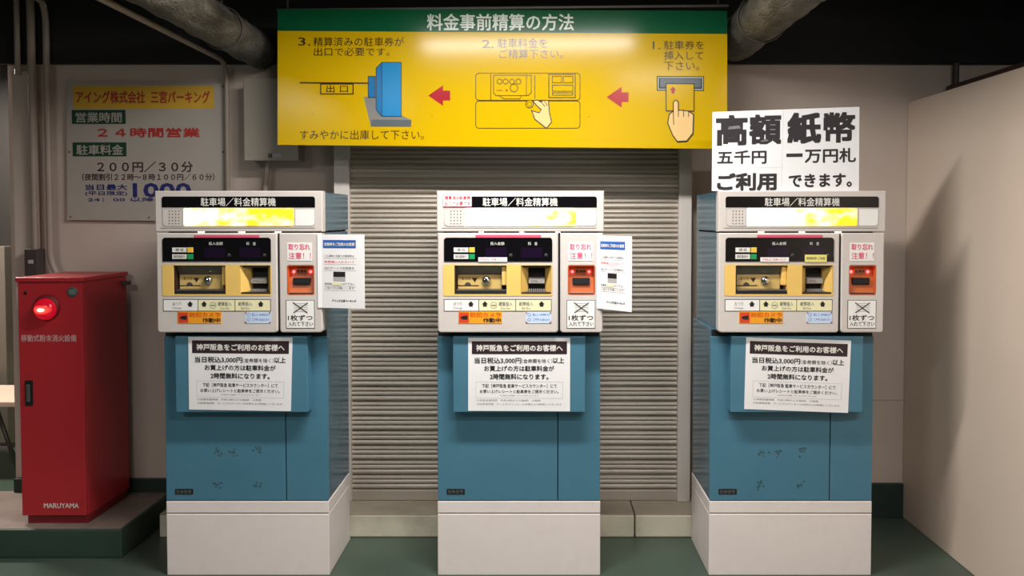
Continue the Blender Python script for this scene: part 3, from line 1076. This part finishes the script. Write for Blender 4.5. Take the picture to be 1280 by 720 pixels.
    cs.poly([SP.uv(575.3, 397), SP.uv(578, 395), SP.uv(584.5, 394.2), SP.uv(584.5, 399.5), SP.uv(578, 399)], yl - LAY, 'print_black')
    textin(cs, '防犯カメラ', 588, 390.6, 626, 396.2, yl, 'camera_red_text', 0.0006)
    textin(cs, '作動中', 604, 397.5, 626, 403, yl, 'print_black', 0.0007)
    cs.build('camera_sticker', fas)
    bs = MB()
    bs.plate(rr(*R(657, 404, 689.3, 390), 0.004, 3), [], yp - 0.0016, yp + 0.001, 'sticker_blue')
    for j, (t1, t2) in enumerate((('新しい', '500円使えます'), ('二千円', '札使えます'))):
        yy = 393.3 + j * 6.2
        bs.circle(SP.uv(661.5, yy), 0.006, 0.0012, yl, 'print_blue', 14)
        textin(bs, t1, 666, yy - 1.8, 673.5, yy + 1.8, yl, 'print_blue')
        textin(bs, t2, 675, yy - 1.4, 687.5, yy + 1.4, yl, 'print_blue')
    for p, d in (((657.3, 390.3), (1, 1)), ((689, 390.3), (-1, 1)), ((657.3, 403.7), (1, -1)), ((689, 403.7), (-1, -1))):
        bs.poly([SP.uv(p[0], p[1]), SP.uv(p[0] + 2.5 * d[0], p[1]), SP.uv(p[0], p[1] + 2.5 * d[1])], yl, 'price_red')
    bs.build('coin_sticker', fas)

    # ---- ticket panel
    tx0, tz0, tx1, tz1 = R(700.4, 415.8, 753.5, 291.2)
    kx0, kz0, kx1, kz1 = R(709.7, 369, 744, 331.2)
    tp = MB()
    tp.plate(rr(tx0, tz0, tx1, tz1, rad, 5, (1, 1, 0, 0)), [rr(kx0, kz0, kx1, kz1, 0.008, 4)], yp, yu, 'machine_white',
             (rr(tx0 + 0.004, tz0 + 0.004, tx1 - 0.004, tz1 - 0.004, rad - 0.004, 5, (1, 1, 0, 0)), 0.004))
    tkp = tp.build('ticket_panel', root)
    tr = MB()
    tr.plate(rr(kx0 + e, kz0 + e, kx1 - e, kz1 - e, 0.0075, 4), [rr(kx0 + 0.004, kz0 + 0.004, kx1 - 0.004, kz1 - 0.004, 0.006, 4)], yp + 0.001, yp + 0.036, 'ticket_orange')
    # sloping face set back at the top, with the slot mouth in it
    fz = [(kz0 + 0.003, yp + 0.010), (kz0 + 0.012, yp + 0.014), (kz0 + (kz1 - kz0) * 0.66, yp + 0.028), (kz1 - 0.003, yp + 0.032)]
    vs = []
    for z, y in fz:
        vs += [(kx0 + 0.003, y, z), (kx1 - 0.003, y, z)]
    tr.add(vs, [(2 * i, 2 * i + 1, 2 * i + 3, 2 * i + 2) for i in range(3)], 'ticket_orange')
    tr.box(kx0 + 0.003, kx1 - 0.003, yp + 0.002, yp + 0.03, kz0 + 0.002, kz0 + 0.009, 'dark_brown', 0.002)
    tr.box(kx0 + e, kx1 - e, yp + 0.033, yp + 0.036, kz0 + e, kz1 - e, 'ticket_orange')
    rdr = tr.build('ticket_reader', tkp)
    a0, b0, a1, b1 = R(716, 355.4, 737.5, 347.6)
    sl = MB().box(a0, a1, yp + 0.012, yp + 0.03, b0, b1, 'gap_black', 0.002)
    for i in range(9):
        w = (a1 - a0) / 9
        sl.box(a0 + i * w + w * 0.25, a0 + i * w + w * 0.75, yp + 0.010, yp + 0.02, b0 - 0.003, b0 + 0.004, 'gap_black')
    sl.build('ticket_slot', tkp)
    for lx in (715.8, 737):
        cxy = SP.uv(lx, 340.3)
        MB().lathe(cxy, [(0.0055, yp + 0.033), (0.0055, yp + 0.026), (0.004, yp + 0.0225), (0.0005, yp + 0.021)], 'led_red', 16).build('indicator_light', tkp)
    tl = MB()
    a0, b0, a1, b1 = R(719, 343, 734, 336)
    tl.plate(rr(a0, b0, a1, b1, 0.004, 3), [], yp + 0.024, yp + 0.032, 'ticket_orange')
    textin(tl, '駐車券', 720.5, 337.5, 732.5, 341.5, yp + 0.024 - LAY, 'dark_brown', 0.0004)
    tl.build('reader_label', tkp)
    ws = MB()
    ws.plate(rr(*R(710.6, 326, 741.2, 303.4)), [], yp - 0.0014, yp + 0.001, 'sticker_white')
    yl = yp - 0.0014 - LAY
    textin(ws, '取り忘れ', 712.3, 304.8, 739.3, 312.4, yl, 'print_pink', 0.0007)
    textin(ws, '注意！！', 712.3, 315.4, 740.3, 323.8, yl, 'print_pink', 0.0005)
    ws.build('warning_sticker', tkp)
    cs = MB()
    cs.plate(rr(*R(708.4, 410.4, 744, 375)), [], yp - 0.0014, yp + 0.001, 'print_black')
    cs.poly(rr(*R(709, 409.8, 743.4, 375.6)), yp - 0.0014 - LAY, 'sticker_white')
    yl = yp - 0.0014 - 2 * LAY
    for yy in (379.5, 382, 384.5, 387, 389.3):
        cs.line([SP.uv(719, yy), SP.uv(735.5, yy - 0.3)], 0.0022, yl, 'print_lightgrey')
    cs.line([SP.uv(717.8, 378.3), SP.uv(735, 391)], 0.0034, yl - LAY, 'print_black')
    cs.line([SP.uv(735.6, 378.6), SP.uv(718.3, 390.6)], 0.0034, yl - LAY, 'print_black')
    textin(cs, '1枚ずつ', 711, 393.6, 741.5, 400.6, yl, 'print_black', 0.0005)
    textin(cs, '入れて下さい', 711, 402, 742, 407.6, yl, 'print_black', 0.0002)
    cs.build('caution_sticker', tkp)
    return rx


MX = []
MX.append(make_machine(0, 309.2, 0, 'blue and white payment machine nearest the red cabinet, side notice flat beside its slot', 'lit_panel_left', {'scuffs': True}))
MX.append(make_machine(1, 648.5, 0, 'blue and white payment machine in the middle, small red-lettered sticker on its black title band', 'lit_panel_middle',
                       {'scuffs': False, 'header_sticker': True, 'display_sticker': (598, 634)}))
MX.append(make_machine(2, 988, 0, 'blue and white payment machine carrying the big black-lettered notice on top', 'lit_panel_right',
                       {'scuffs': True, 'display_sticker': (598.5, 634), 'yellow_sticker': True}))


# ------------------------------------------------------------------ A3 notices on the blue boxes
def make_notice(corners, label):
    y = YK - 0.0022
    S = Surf(sum(c[0] for c in corners) / 4, y)
    S.o.x = PT(sum(c[0] for c in corners) / 4, 468, y)[0]
    q = [S.uv(*c) for c in corners]         # ul ur lr ll
    mb = MB()
    mb.plate([q[3], q[2], q[1], q[0]], [], 0.0, 0.0018, 'paper')
    f = bil(q)
    # layout measured on the middle notice: crop of 70..945 by 52..682
    def fr(x, yy):
        return (x - 70) / 875, 1 - (yy - 52) / 630

    def R(x0, y0, x1, y1, m, lay):
        a0, b1 = fr(x0, y0)
        a1, b0 = fr(x1, y1)
        mb.poly([f(a0, b0), f(a1, b0), f(a1, b1), f(a0, b1)], -LAY * lay, m)

    def T(body, x0, y0, x1, y1, m, bold=0.0, lay=1):
        a0, b1 = fr(x0, y0)
        a1, b0 = fr(x1, y1)
        mb.text(body, lambda a, b: f(a0 + (a1 - a0) * a, b0 + (b1 - b0) * b), -LAY * lay, m, bold)

    R(102, 82, 918, 192, 'ink_brown', 1)
    T('神戸阪急をご利用のお客様へ', 140, 112, 880, 166, 'print_white', 0.0009, 2)
    T('当日税込3,000円', 125, 222, 524, 274, 'ink', 0.0008)
    T('（金券類を除く）', 530, 232, 792, 270, 'ink', 0.0001)
    T('以上', 798, 222, 892, 270, 'ink', 0.0008)
    T('お買上げの方は駐車料金が', 208, 292, 808, 338, 'ink', 0.0007)
    T('2時間無料になります。', 258, 362, 758, 410, 'ink', 0.0008)
    a = [fr(138, 430), fr(882, 430), fr(882, 570), fr(138, 570)]
    mb.line([f(*p) for p in a], 0.0009, -LAY, 'print_lightgrey', True)
    T('下記［神戸阪急 駐車サービスカウンター］にて', 188, 448, 830, 482, 'ink', 0.0002)
    T('お買い上げレシートと駐車券をご提示ください。', 170, 498, 846, 528, 'ink', 0.0002)
    T('※対象外の店舗・サービスがございます', 342, 542, 676, 554, 'print_grey')
    T('◇本館営業時間　午前10時から午後8時　◇新館', 142, 582, 690, 600, 'print_grey')
    T('◇駐車場営業　サービスカウンターは本館および新館にございます', 142, 614, 872, 632, 'print_grey')
    o = mb.build('paper_notice', None, (S.o.x, y, 0))
    return tag(o, label, 'notice', 'white A3 notices taped to the blue boxes')


make_notice([(235.3, 421), (365.5, 422), (363.5, 514), (236.3, 512)], 'white notice with dark heading bar on the machine nearest the red cabinet')
make_notice([(585.2, 422.3), (712.7, 422.3), (712.5, 514.2), (585.2, 513.5)], 'white notice with dark heading bar on the middle machine')
make_notice([(932.8, 421.8), (1064, 425.8), (1060, 516.2), (930.3, 511.3)], 'slightly tilted white notice with dark heading bar on the machine beside the partition')


# ------------------------------------------------------------------ notices sticking out beside the ticket slots
def make_side_notice(left_px, edge_px, right_px, y_right, top, bot, label):
    y0 = YP - 0.004
    pe = Vector((PT(edge_px, 340, y0)[0], y0))
    pr = Vector((PT(right_px, 340, y_right)[0], y_right))
    pl = Vector((PT(left_px, 340, y0)[0], y0))
    ang = math.atan2(pr.y - pe.y, pr.x - pe.x)
    S = Surf(pe.x, pe.y, ang)
    W_ = (pr - pe).length
    zt, zb = PT(edge_px, top, y0)[1], PT(edge_px, bot, y0)[1]
    mb = MB()
    mb.plate(rr(0, zb, W_, zt), [], 0.0, 0.001, 'paper')
    # fold lying on the machine
    d = pl - pe
    lx, ly = d.x * math.cos(ang) + d.y * math.sin(ang), -d.x * math.sin(ang) + d.y * math.cos(ang)
    mb.add([(lx, ly, zb), (0, 0, zb), (0, 0, zt), (lx, ly, zt), (lx, ly + 0.001, zb), (0, 0.001, zb), (0, 0.001, zt), (lx, ly + 0.001, zt)], [(0, 1, 2, 3), (7, 6, 5, 4), (0, 3, 7, 4), (3, 2, 6, 7), (4, 5, 1, 0)], 'paper')
    H_ = zt - zb

    def R(a0, b0, a1, b1, m, lay=1):
        mb.poly(rr(a0 * W_, zt - b1 * H_, a1 * W_, zt - b0 * H_), -LAY * lay, m)

    def T(body, a0, b0, a1, b1, m, bold=0.0, lay=1):
        mb.text(body, lambda a, b: (W_ * (a0 + (a1 - a0) * a), zt - H_ * (b1 - (b1 - b0) * b)), -LAY * lay, m, bold)
    R(0.03, 0.075, 0.80, 0.185, 'print_blue')
    T('定期券をご利用のお客様', 0.06, 0.11, 0.77, 0.155, 'print_white', 0.0004, 2)
    rows = [(0.275, 'ご入場時にお取りの駐車券は', 'print_black'), (0.355, '精算機に入れないで', 'print_red'), (0.44, '出口ゲートで定期券を', 'print_black'),
            (0.655, '駐車券の向きに入れて下さい', 'print_black'), (0.71, 'ご協力をお願いします', 'print_grey')]
    for (b, s, m) in rows:
        T(s, 0.06, b, 0.76, b + 0.034, m, 0.0)
        mb.line([(0.05 * W_, zt - (b + 0.05) * H_), (0.80 * W_, zt - (b + 0.05) * H_)], 0.0009, -LAY, 'print_grey')
    R(0.27, 0.505, 0.55, 0.575, 'print_black')
    R(0.27, 0.58, 0.55, 0.635, 'print_lightgrey')
    R(0.24, 0.652, 0.45, 0.69, 'sticker_cream', 2)
    T('アイング三宮パーキング', 0.24, 0.885, 0.80, 0.915, 'print_black', 0.0004)
    o = mb.build('side_notice', None, (pe.x, pe.y, 0), ang)
    return tag(o, label, 'notice', 'paper notices sticking out beside the ticket slots')


make_side_notice(397, 402.5, 455.8, 3.05, 293.0, 384.6, 'white blue-headed sheet sticking out flat from the machine nearest the red cabinet')
make_side_notice(746, 749, 789.8, 2.965, 294.5, 385.6, 'white blue-headed sheet bent forward at the side of the middle machine')


# ------------------------------------------------------------------ big notice on top of the last machine
def make_big_notice():
    y = YP + 0.022
    S = Surf(PT(982, 190, y)[0], y)
    _, zh = Surf(0, YP).uv(650, 238.6)
    q = [S.uv(890.8, 140), S.uv(1074.3, 133.5), S.uv(1073.5, 238.5), S.uv(889.8, 238.9)]
    z_head = zh
    q[2] = (q[2][0], z_head + 0.0005)
    q[3] = (q[3][0], z_head + 0.0005)
    mb = MB()
    xm = (q[0][0] + q[1][0]) * 0.5 - 0.02
    mb.plate([q[3], q[2], q[1], q[0]], [], 0.0, 0.003, 'laminate')
    f = bil(q)

    def fr(x, yy):
        # crop coordinates (x6 from 885,125) straightened along the sheet's sloping rows
        a = (x - 35) / 1097
        top = 90 - 38 * a
        return a, 1 - (yy - top) / (682 - top)

    def T(body, x0, y0, x1, y1, m, bold=0.0):
        c = [fr(x0, y0), fr(x1, y0 - (x1 - x0) * 0.02), fr(x1, y1 - (x1 - x0) * 0.012), fr(x0, y1)]
        g = bil([f(*p) for p in c])
        mb.text(body, g, -LAY, m, bold)
    T('高', 70, 124, 287, 334, 'ink', 0.0054)
    T('額', 316, 118, 541, 326, 'ink', 0.0048)
    T('紙', 604, 106, 838, 320, 'ink', 0.0054)
    T('幣', 872, 102, 1094, 314, 'ink', 0.0044)
    T('五千円', 74, 384, 438, 480, 'ink', 0.0016)
    T('一', 590, 404, 708, 426, 'ink', 0.001)
    T('万円札', 728, 368, 1106, 470, 'ink', 0.0018)
    T('ご利用', 78, 556, 512, 678, 'ink', 0.0032)
    T('できます。', 610, 560, 1076, 654, 'ink', 0.0022)
    # sheet joints and grey patches over the lettering
    c = [fr(565, 72), fr(555, 682)]
    mb.line([f(*c[0]), f(*c[1])], 0.0008, -LAY * 0.5, 'print_lightgrey')
    mb.line([f(*fr(32, 512)), f(*fr(560, 505))], 0.0008, -LAY * 0.5, 'print_lightgrey')
    for (px, py, w, h) in ((150, 195, 95, 26), (395, 300, 60, 14)):
        mb.poly([f(*fr(px, py + h)), f(*fr(px + w, py + h - 8)), f(*fr(px + w - 10, py - 4)), f(*fr(px + 8, py + 4))], -LAY * 2, 'ink_patch')
    o = mb.build('banknote_notice', None, (S.o.x, y, 0))
    tag(o, 'large white notice with heavy black lettering standing on the machine beside the partition', 'notice')


make_big_notice()


# ------------------------------------------------------------------ red fire-equipment cabinet
def make_red_cabinet():
    yf = 3.385
    ztop_step = _zst + 0.002
    S = Surf(PT(65, 500, yf)[0], yf)
    root = empty('fire_extinguisher_cabinet', (S.o.x, yf, ztop_step))
    tag(root, 'tall red metal fire extinguishing cabinet with glowing red lamp on the green step', 'fire cabinet')
    oz = ztop_step

    def U(px, py):
        u, w = S.uv(px, py)
        return u, w - oz
    x0, zt = U(21.5, 349)
    x1, zb = U(108, 645.5)
    D = 0.365
    MB().box(x0 + 0.018, x1 + 0.002, 0.012, D - 0.02, 0.0, zb + 0.002, 'cabinet_red_dark', 0.002).build('plinth', root)
    MB().box(x0, x1, 0.018, D, zb, zt, 'cabinet_red', 0.003).build('body', root)
    lid = MB().box(x0 - 0.005, x1 + 0.006, -0.008, D + 0.006, zt - 0.012, zt + 0.008, 'cabinet_red', 0.003)
    lid.build('lid', root)
    dr = MB().box(x0 + 0.001, x1 - 0.001, 0.0, 0.017, zb + 0.003, zt - 0.014, 'cabinet_red', 0.003)

    def T(body, a0, b0, a1, b1, m, bold):
        ul, lr = U(a0, b0), U(a1, b1)
        dr.text(body, lambda a, b: (ul[0] + (lr[0] - ul[0]) * a, lr[1] + (ul[1] - lr[1]) * b), -LAY, m, bold)
    T('移動式粉末消火設備', 26.5, 418.5, 95.5, 427, 'cabinet_text', 0.0006)
    T('MARUYAMA', 55, 629, 98.5, 635, 'print_white', 0.0006)
    door = dr.build('door', root)
    bd = MB()
    c = U(90.5, 365)
    bd.lathe(c, [(0.0235, 0.0005), (0.0235, -0.002), (0.022, -0.003), (0.0003, -0.003)], 'badge_green', 24)
    for dz in (-0.007, 0.0, 0.007):
        bd.line([(c[0] - 0.014, c[1] + dz), (c[0] + 0.014, c[1] + dz)], 0.002, -0.003 - LAY, 'print_lightgrey')
    tag(bd.build('badge', door), 'round grey green badge')
    kh = MB()
    c = U(32, 366.3)
    kh.lathe(c, [(0.008, 0.0005), (0.008, -0.002), (0.0005, -0.002)], 'gap_black', 14)
    kh.build('screw_cap', door)
    # indicator lamp
    c = U(59.5, 385.5)
    lp = MB()
    lp.lathe((0, 0), [(0.056, 0.0005), (0.056, -0.010), (0.050, -0.014), (0.0003, -0.014)], 'cabinet_red_dark', 28)
    ol = lp.build('lamp_base', door, (c[0], 0, c[1] + 0.006))
    ln = MB()
    ln.lathe((0, 0), [(0.048 * math.cos(a), -0.014 - 0.036 * math.sin(a)) for a in [math.pi / 2 * i / 8 for i in range(8)]] + [(0.0004, -0.050)], 'red_lens', 28)
    tag(ln.build('lamp_lens', ol, (0, 0, -0.008)), 'glowing red lens')
    # recessed handle
    hd = MB()
    a, b = U(32.5, 507), U(41, 475.5)
    hd.plate(rr(a[0], a[1], b[0], b[1], 0.004, 3), [], -0.004, 0.001, 'gap_black')
    hdl = hd.build('latch', door)
    a, b = U(34.7, 502), U(38.6, 480)
    hg = MB().box(a[0], b[0], -0.012, -0.003, a[1], b[1], 'metal_grey', 0.003)
    tag(hg.build('handle', hdl), 'silver grey pull')
    # small bracket on the far side near the top
    MB().box(x1 + 0.0005, x1 + 0.03, D - 0.05, D - 0.012, zt - 0.055, zt - 0.035, 'box_dark', 0.003).build('side_catch', root)


make_red_cabinet()


# ------------------------------------------------------------------ pipes, conduits and boxes
def bend(p0, p1, p2, r, n=8):
    """p0 -> arc at p1 -> p2 with bend radius r."""
    p0, p1, p2 = Vector(p0), Vector(p1), Vector(p2)
    a, b = p1 + (p0 - p1).normalized() * r, p1 + (p2 - p1).normalized() * r
    out = [p0]
    for i in range(n + 1):
        t = i / n
        out.append(a * (1 - t) ** 2 + p1 * 2 * t * (1 - t) + b * t * t)
    out.append(p2)
    return out


def pipe_thing(name, mb, label, cat, group=None):
    return tag(mb.build(name), label, cat, group)


# insulated pipes running out from the wall under the ceiling
def insulated(px, py, r, label, seed):
    x, z = PT(px, py, 3.72)
    rnd = random.Random(seed)
    pts, radii = [], []
    n = 60
    for i in range(n + 1):
        y = 3.768 - i * (3.768 - 0.9) / n
        pts.append((x + rnd.uniform(-0.004, 0.004), y, z + rnd.uniform(-0.004, 0.004)))
        radii.append(r * (1 + rnd.uniform(-0.035, 0.035)))
    mb = MB().tube(pts, r, 'insulation', 22, True, radii)
    root = mb.build('insulated_pipe')
    tag(root, label, 'pipe', 'insulated pipes under the ceiling')
    for y in (3.3, 1.6):
        h = MB()
        h.tube([(x + 1.06 * r * math.cos(t), y, z + 1.06 * r * math.sin(t)) for t in [2 * math.pi * i / 24 for i in range(25)]], 0.004, 'pipe_dark', 6, False)
        h.tube([(x, y, z + r), (x, y, 2.80)], 0.005, 'pipe_dark', 6)
        h.build('pipe_hanger', root)


insulated(322, 62, 0.085, 'thick wrapped pipe under the ceiling above the price board end of the sign', 1)
insulated(921, 50, 0.10, 'thick wrapped pipe under the ceiling above the big black-lettered notice', 2)

# thin conduit: out under the ceiling, then bends down the wall beside the price board
yc = YW - 0.045
xc, zc = PT(283, 78, yc)
_, zlow = PT(285, 236, yc)
pts = bend((xc, 0.9, zc + 0.005), (xc, yc, zc + 0.002), (PT(285, 300, yc)[0], yc, 0.6), 0.09)
pipe_thing('conduit', MB().tube(pts, 0.012, 'pipe_paint', 12), 'thin conduit running under the ceiling and down the wall beside the price board', 'pipe')
# three pipes at the left end of the wall
yq = YW - 0.06
a = PT(22, 80, yq)
pipe_thing('conduit', MB().tube([(a[0], yq, a[1] - 0.05), (a[0], yq, 2.80)], 0.013, 'pipe_paint', 12), 'thin pipe rising from the end of the cable duct, outermost of three', 'pipe', 'pipes at the free end of the back wall')
b0, b1 = PT(39, 60, yq), PT(45, 312, yq)
pipe_thing('conduit', MB().tube(bend((b0[0], yq, 2.80), (b0[0], yq, PT(39, 95, yq)[1]), (b1[0], yq, b1[1] - 0.005), 0.05), 0.018, 'pipe_paint', 14),
           'pipe coming down the wall into the small dark switch box', 'pipe', 'pipes at the free end of the back wall')
c0, c1 = PT(57, 20, yq), PT(63, 320, yq)
pts = [(c0[0] + 0.06, yq - 0.25, 2.34 + 0.19)] + bend((c0[0] + 0.03, yq - 0.1, c0[1] + 0.10), (c0[0], yq, c0[1] + 0.02), (c1[0], yq, c1[1]), 0.06)[1:]
e1 = PT(76, 346, yq)
pts = pts[:-1] + bend(pts[-2], (c1[0], yq, c1[1] - 0.02), (e1[0], yq, e1[1] - 0.03), 0.05)[1:]
pipe_thing('conduit', MB().tube(pts, 0.015, 'pipe_paint', 14), 'pale pipe bending sideways behind the top of the red cabinet', 'pipe', 'pipes at the free end of the back wall')
h0, h1 = PT(-60, 101, yq), PT(40, 84, yq - 0.02)
pipe_thing('conduit', MB().tube(bend((h0[0], yq + 0.02, h0[1]), (XL - 0.03, yq + 0.02, h0[1]), (XL - 0.03, yq + 0.02, h1[1] + 0.02), 0.03), 0.016, 'pipe_paint', 12),
           'short pipe running sideways off the free end of the wall under the dark band', 'pipe', 'pipes at the free end of the back wall')
# flat cable duct on the end of the wall
d0, d1 = PT(16, 300, YW - 0.05), PT(39, 88, YW - 0.05)
pipe_thing('cable_duct', MB().box(d0[0], d1[0], YW - 0.04, YW - 0.001, _zst + 0.20, d1[1], 'wall_paint', 0.004), 'flat beige cable duct on the free end of the wall behind the red cabinet', 'duct')
# small dark switch box
s0 = PT(30.5, 345, YW - 0.10)
s1 = PT(47, 311.5, YW - 0.10)
sb = empty('switch_box', ((s0[0] + s1[0]) / 2, YW, s0[1]))
tag(sb, 'small dark grey switch box on the wall just above the red cabinet', 'switch box')
hw, hh = (s1[0] - s0[0]) / 2, s1[1] - s0[1]
MB().box(-hw, hw, -0.10, -0.041, 0, hh, 'box_dark', 0.004).build('box_body', sb)
MB().box(-hw * 0.35, hw * 0.35, -0.106, -0.0995, hh * 0.46, hh * 0.60, 'print_lightgrey', 0.002).build('toggle', sb)
# beige wall box half behind the hanging sign
w0 = PT(305, 201, YW - 0.13)
w1 = PT(372, 97, YW - 0.13)
wbx = empty('electrical_box', ((w0[0] + w1[0]) / 2, YW, w0[1]))
tag(wbx, 'beige metal electrical box on the wall behind the end of the yellow sign', 'electrical box')
hw, hh = (w1[0] - w0[0]) / 2, w1[1] - w0[1]
MB().box(-hw + 0.006, hw - 0.006, -0.115, -0.001, 0.004, hh - 0.004, 'box_beige', 0.004).build('box_body', wbx)
MB().box(-hw, hw, -0.13, -0.115, 0, hh, 'box_beige', 0.004).build('box_door', wbx)
lk = MB()
k0, k1 = PT(341, 197, YW - 0.13), PT(352, 192, YW - 0.13)
cx_ = (w0[0] + w1[0]) / 2
lk.box(k0[0] - cx_, k1[0] - cx_, -0.136, -0.1295, k0[1] - w0[1], k1[1] - w0[1], 'print_lightgrey', 0.001)
lk.box(k0[0] - cx_ - 0.02, k0[0] - cx_ - 0.004, -0.138, -0.1295, k0[1] - w0[1], k1[1] - w0[1], 'box_dark', 0.001)
lk.build('latch', wbx)
g0, g1 = PT(334, 203, YW - 0.06), PT(328, 240, YW - 0.04)
MB().tube(bend((g0[0], -0.06 + YW, g0[1] + 0.02), (g0[0], YW - 0.06, g0[1] - 0.03), (g1[0], YW - 0.04, g1[1] - 0.1), 0.03), 0.014, 'pipe_paint', 12).build('tmp')
bpy.data.objects['tmp'].name = 'conduit'
tag([o for o in bpy.data.objects if o.name.startswith('conduit') and 'label' not in o][0], 'short conduit leaving the underside of the beige electrical box', 'pipe')

# things past the top edge of the partition
p0, p1 = PT(1190, 112, YW - 0.03), PT(1197, 82, YW - 0.03)
pipe_thing('down_pipe', MB().tube([((p0[0] + p1[0]) / 2, YW - 0.04, 1.2), ((p0[0] + p1[0]) / 2, YW - 0.04, ZBEAM + 0.2 - 0.2)], 0.014, 'pipe_dark', 12), 'dark pipe on the back wall showing over the partition', 'pipe')
pipe_thing('cable_tray', MB().box(XR + 0.16, XR + 0.30, 0.5, YW - 0.05, _ZP - 0.02, _ZP + 0.07, 'tray_brown', 0.004), 'dark brown cable tray running behind the top of the partition', 'cable tray')


# ------------------------------------------------------------------ bench past the left end of the wall
def make_bench():
    y0, y1 = 4.3, 4.75
    xr, zt = PT(21, 507, y0)
    root = empty('folding_table', (xr - 0.6, (y0 + y1) / 2, 0))
    tag(root, 'pale folding table seen past the end of the wall behind the red cabinet', 'table')
    MB().box(-0.7, 0.62, -0.22, 0.22, zt - 0.01, zt + 0.02, 'bench_wood', 0.004).build('table_top', root)
    for sx in (-0.6, 0.52):
        for sy in (-0.17, 0.17):
            MB().tube([(sx - 0.08, sy, zt - 0.01), (sx + 0.06, sy, 0.0)], 0.012, 'steel_leg', 10).build('leg', root)
    MB().tube([(-0.57, -0.17, 0.2), (0.55, -0.17, 0.2)], 0.009, 'steel_leg', 8).build('stretcher', root)


make_bench()
fp = MB().box(PT(0, 300, 4.9)[0] - 0.12, PT(5, 300, 4.9)[0], 4.9, 4.985, 0, PT(0, 308, 4.9)[1], 'far_post', 0.004)
struct(fp, 'trim_4', 'pale post past the left end of the wall', 'post')


# ------------------------------------------------------------------ ceiling lamps (above the frame; the later ones include fittings added for fill)
def make_lamp(i, x, y, z):
    root = empty('fluorescent_lamp', (x, y, z))
    tag(root, 'white twin-tube fluorescent fitting hanging above the machines' if i == 0 else 'unseen white twin-tube fluorescent fitting hanging over the garage floor', 'lamp', 'fluorescent fittings of the garage')
    h = MB()
    prof = [(-0.11, -0.02), (-0.05, 0.04), (0.05, 0.04), (0.11, -0.02), (0.10, -0.02), (0.045, 0.03), (-0.045, 0.03), (-0.10, -0.02)]
    n = len(prof)
    vs = [(-0.65, a, b) for a, b in prof] + [(0.65, a, b) for a, b in prof]
    h.add(vs, [(k, (k + 1) % n, n + (k + 1) % n, n + k) for k in range(n)], 'lamp_housing')
    h.build('reflector', root)
    for yy in (-0.035, 0.035):
        MB().tube([(-0.60, yy, -0.03), (0.60, yy, -0.03)], 0.016, 'tube_glow', 12).build('tube', root)
    for xx in (-0.5, 0.5):
        MB().tube([(xx, 0, 0.04), (xx, 0, 2.80 - z)], 0.006, 'sign_edge', 8).build('hanger_rod', root)


for _i, (_x, _y, _z, _w) in enumerate(LAMPS):
    make_lamp(_i, _x, _y, _z)
make_lamp(9, -3.3, 4.15, 2.475)  # unseen fitting added around the side fill, hidden by the wall band
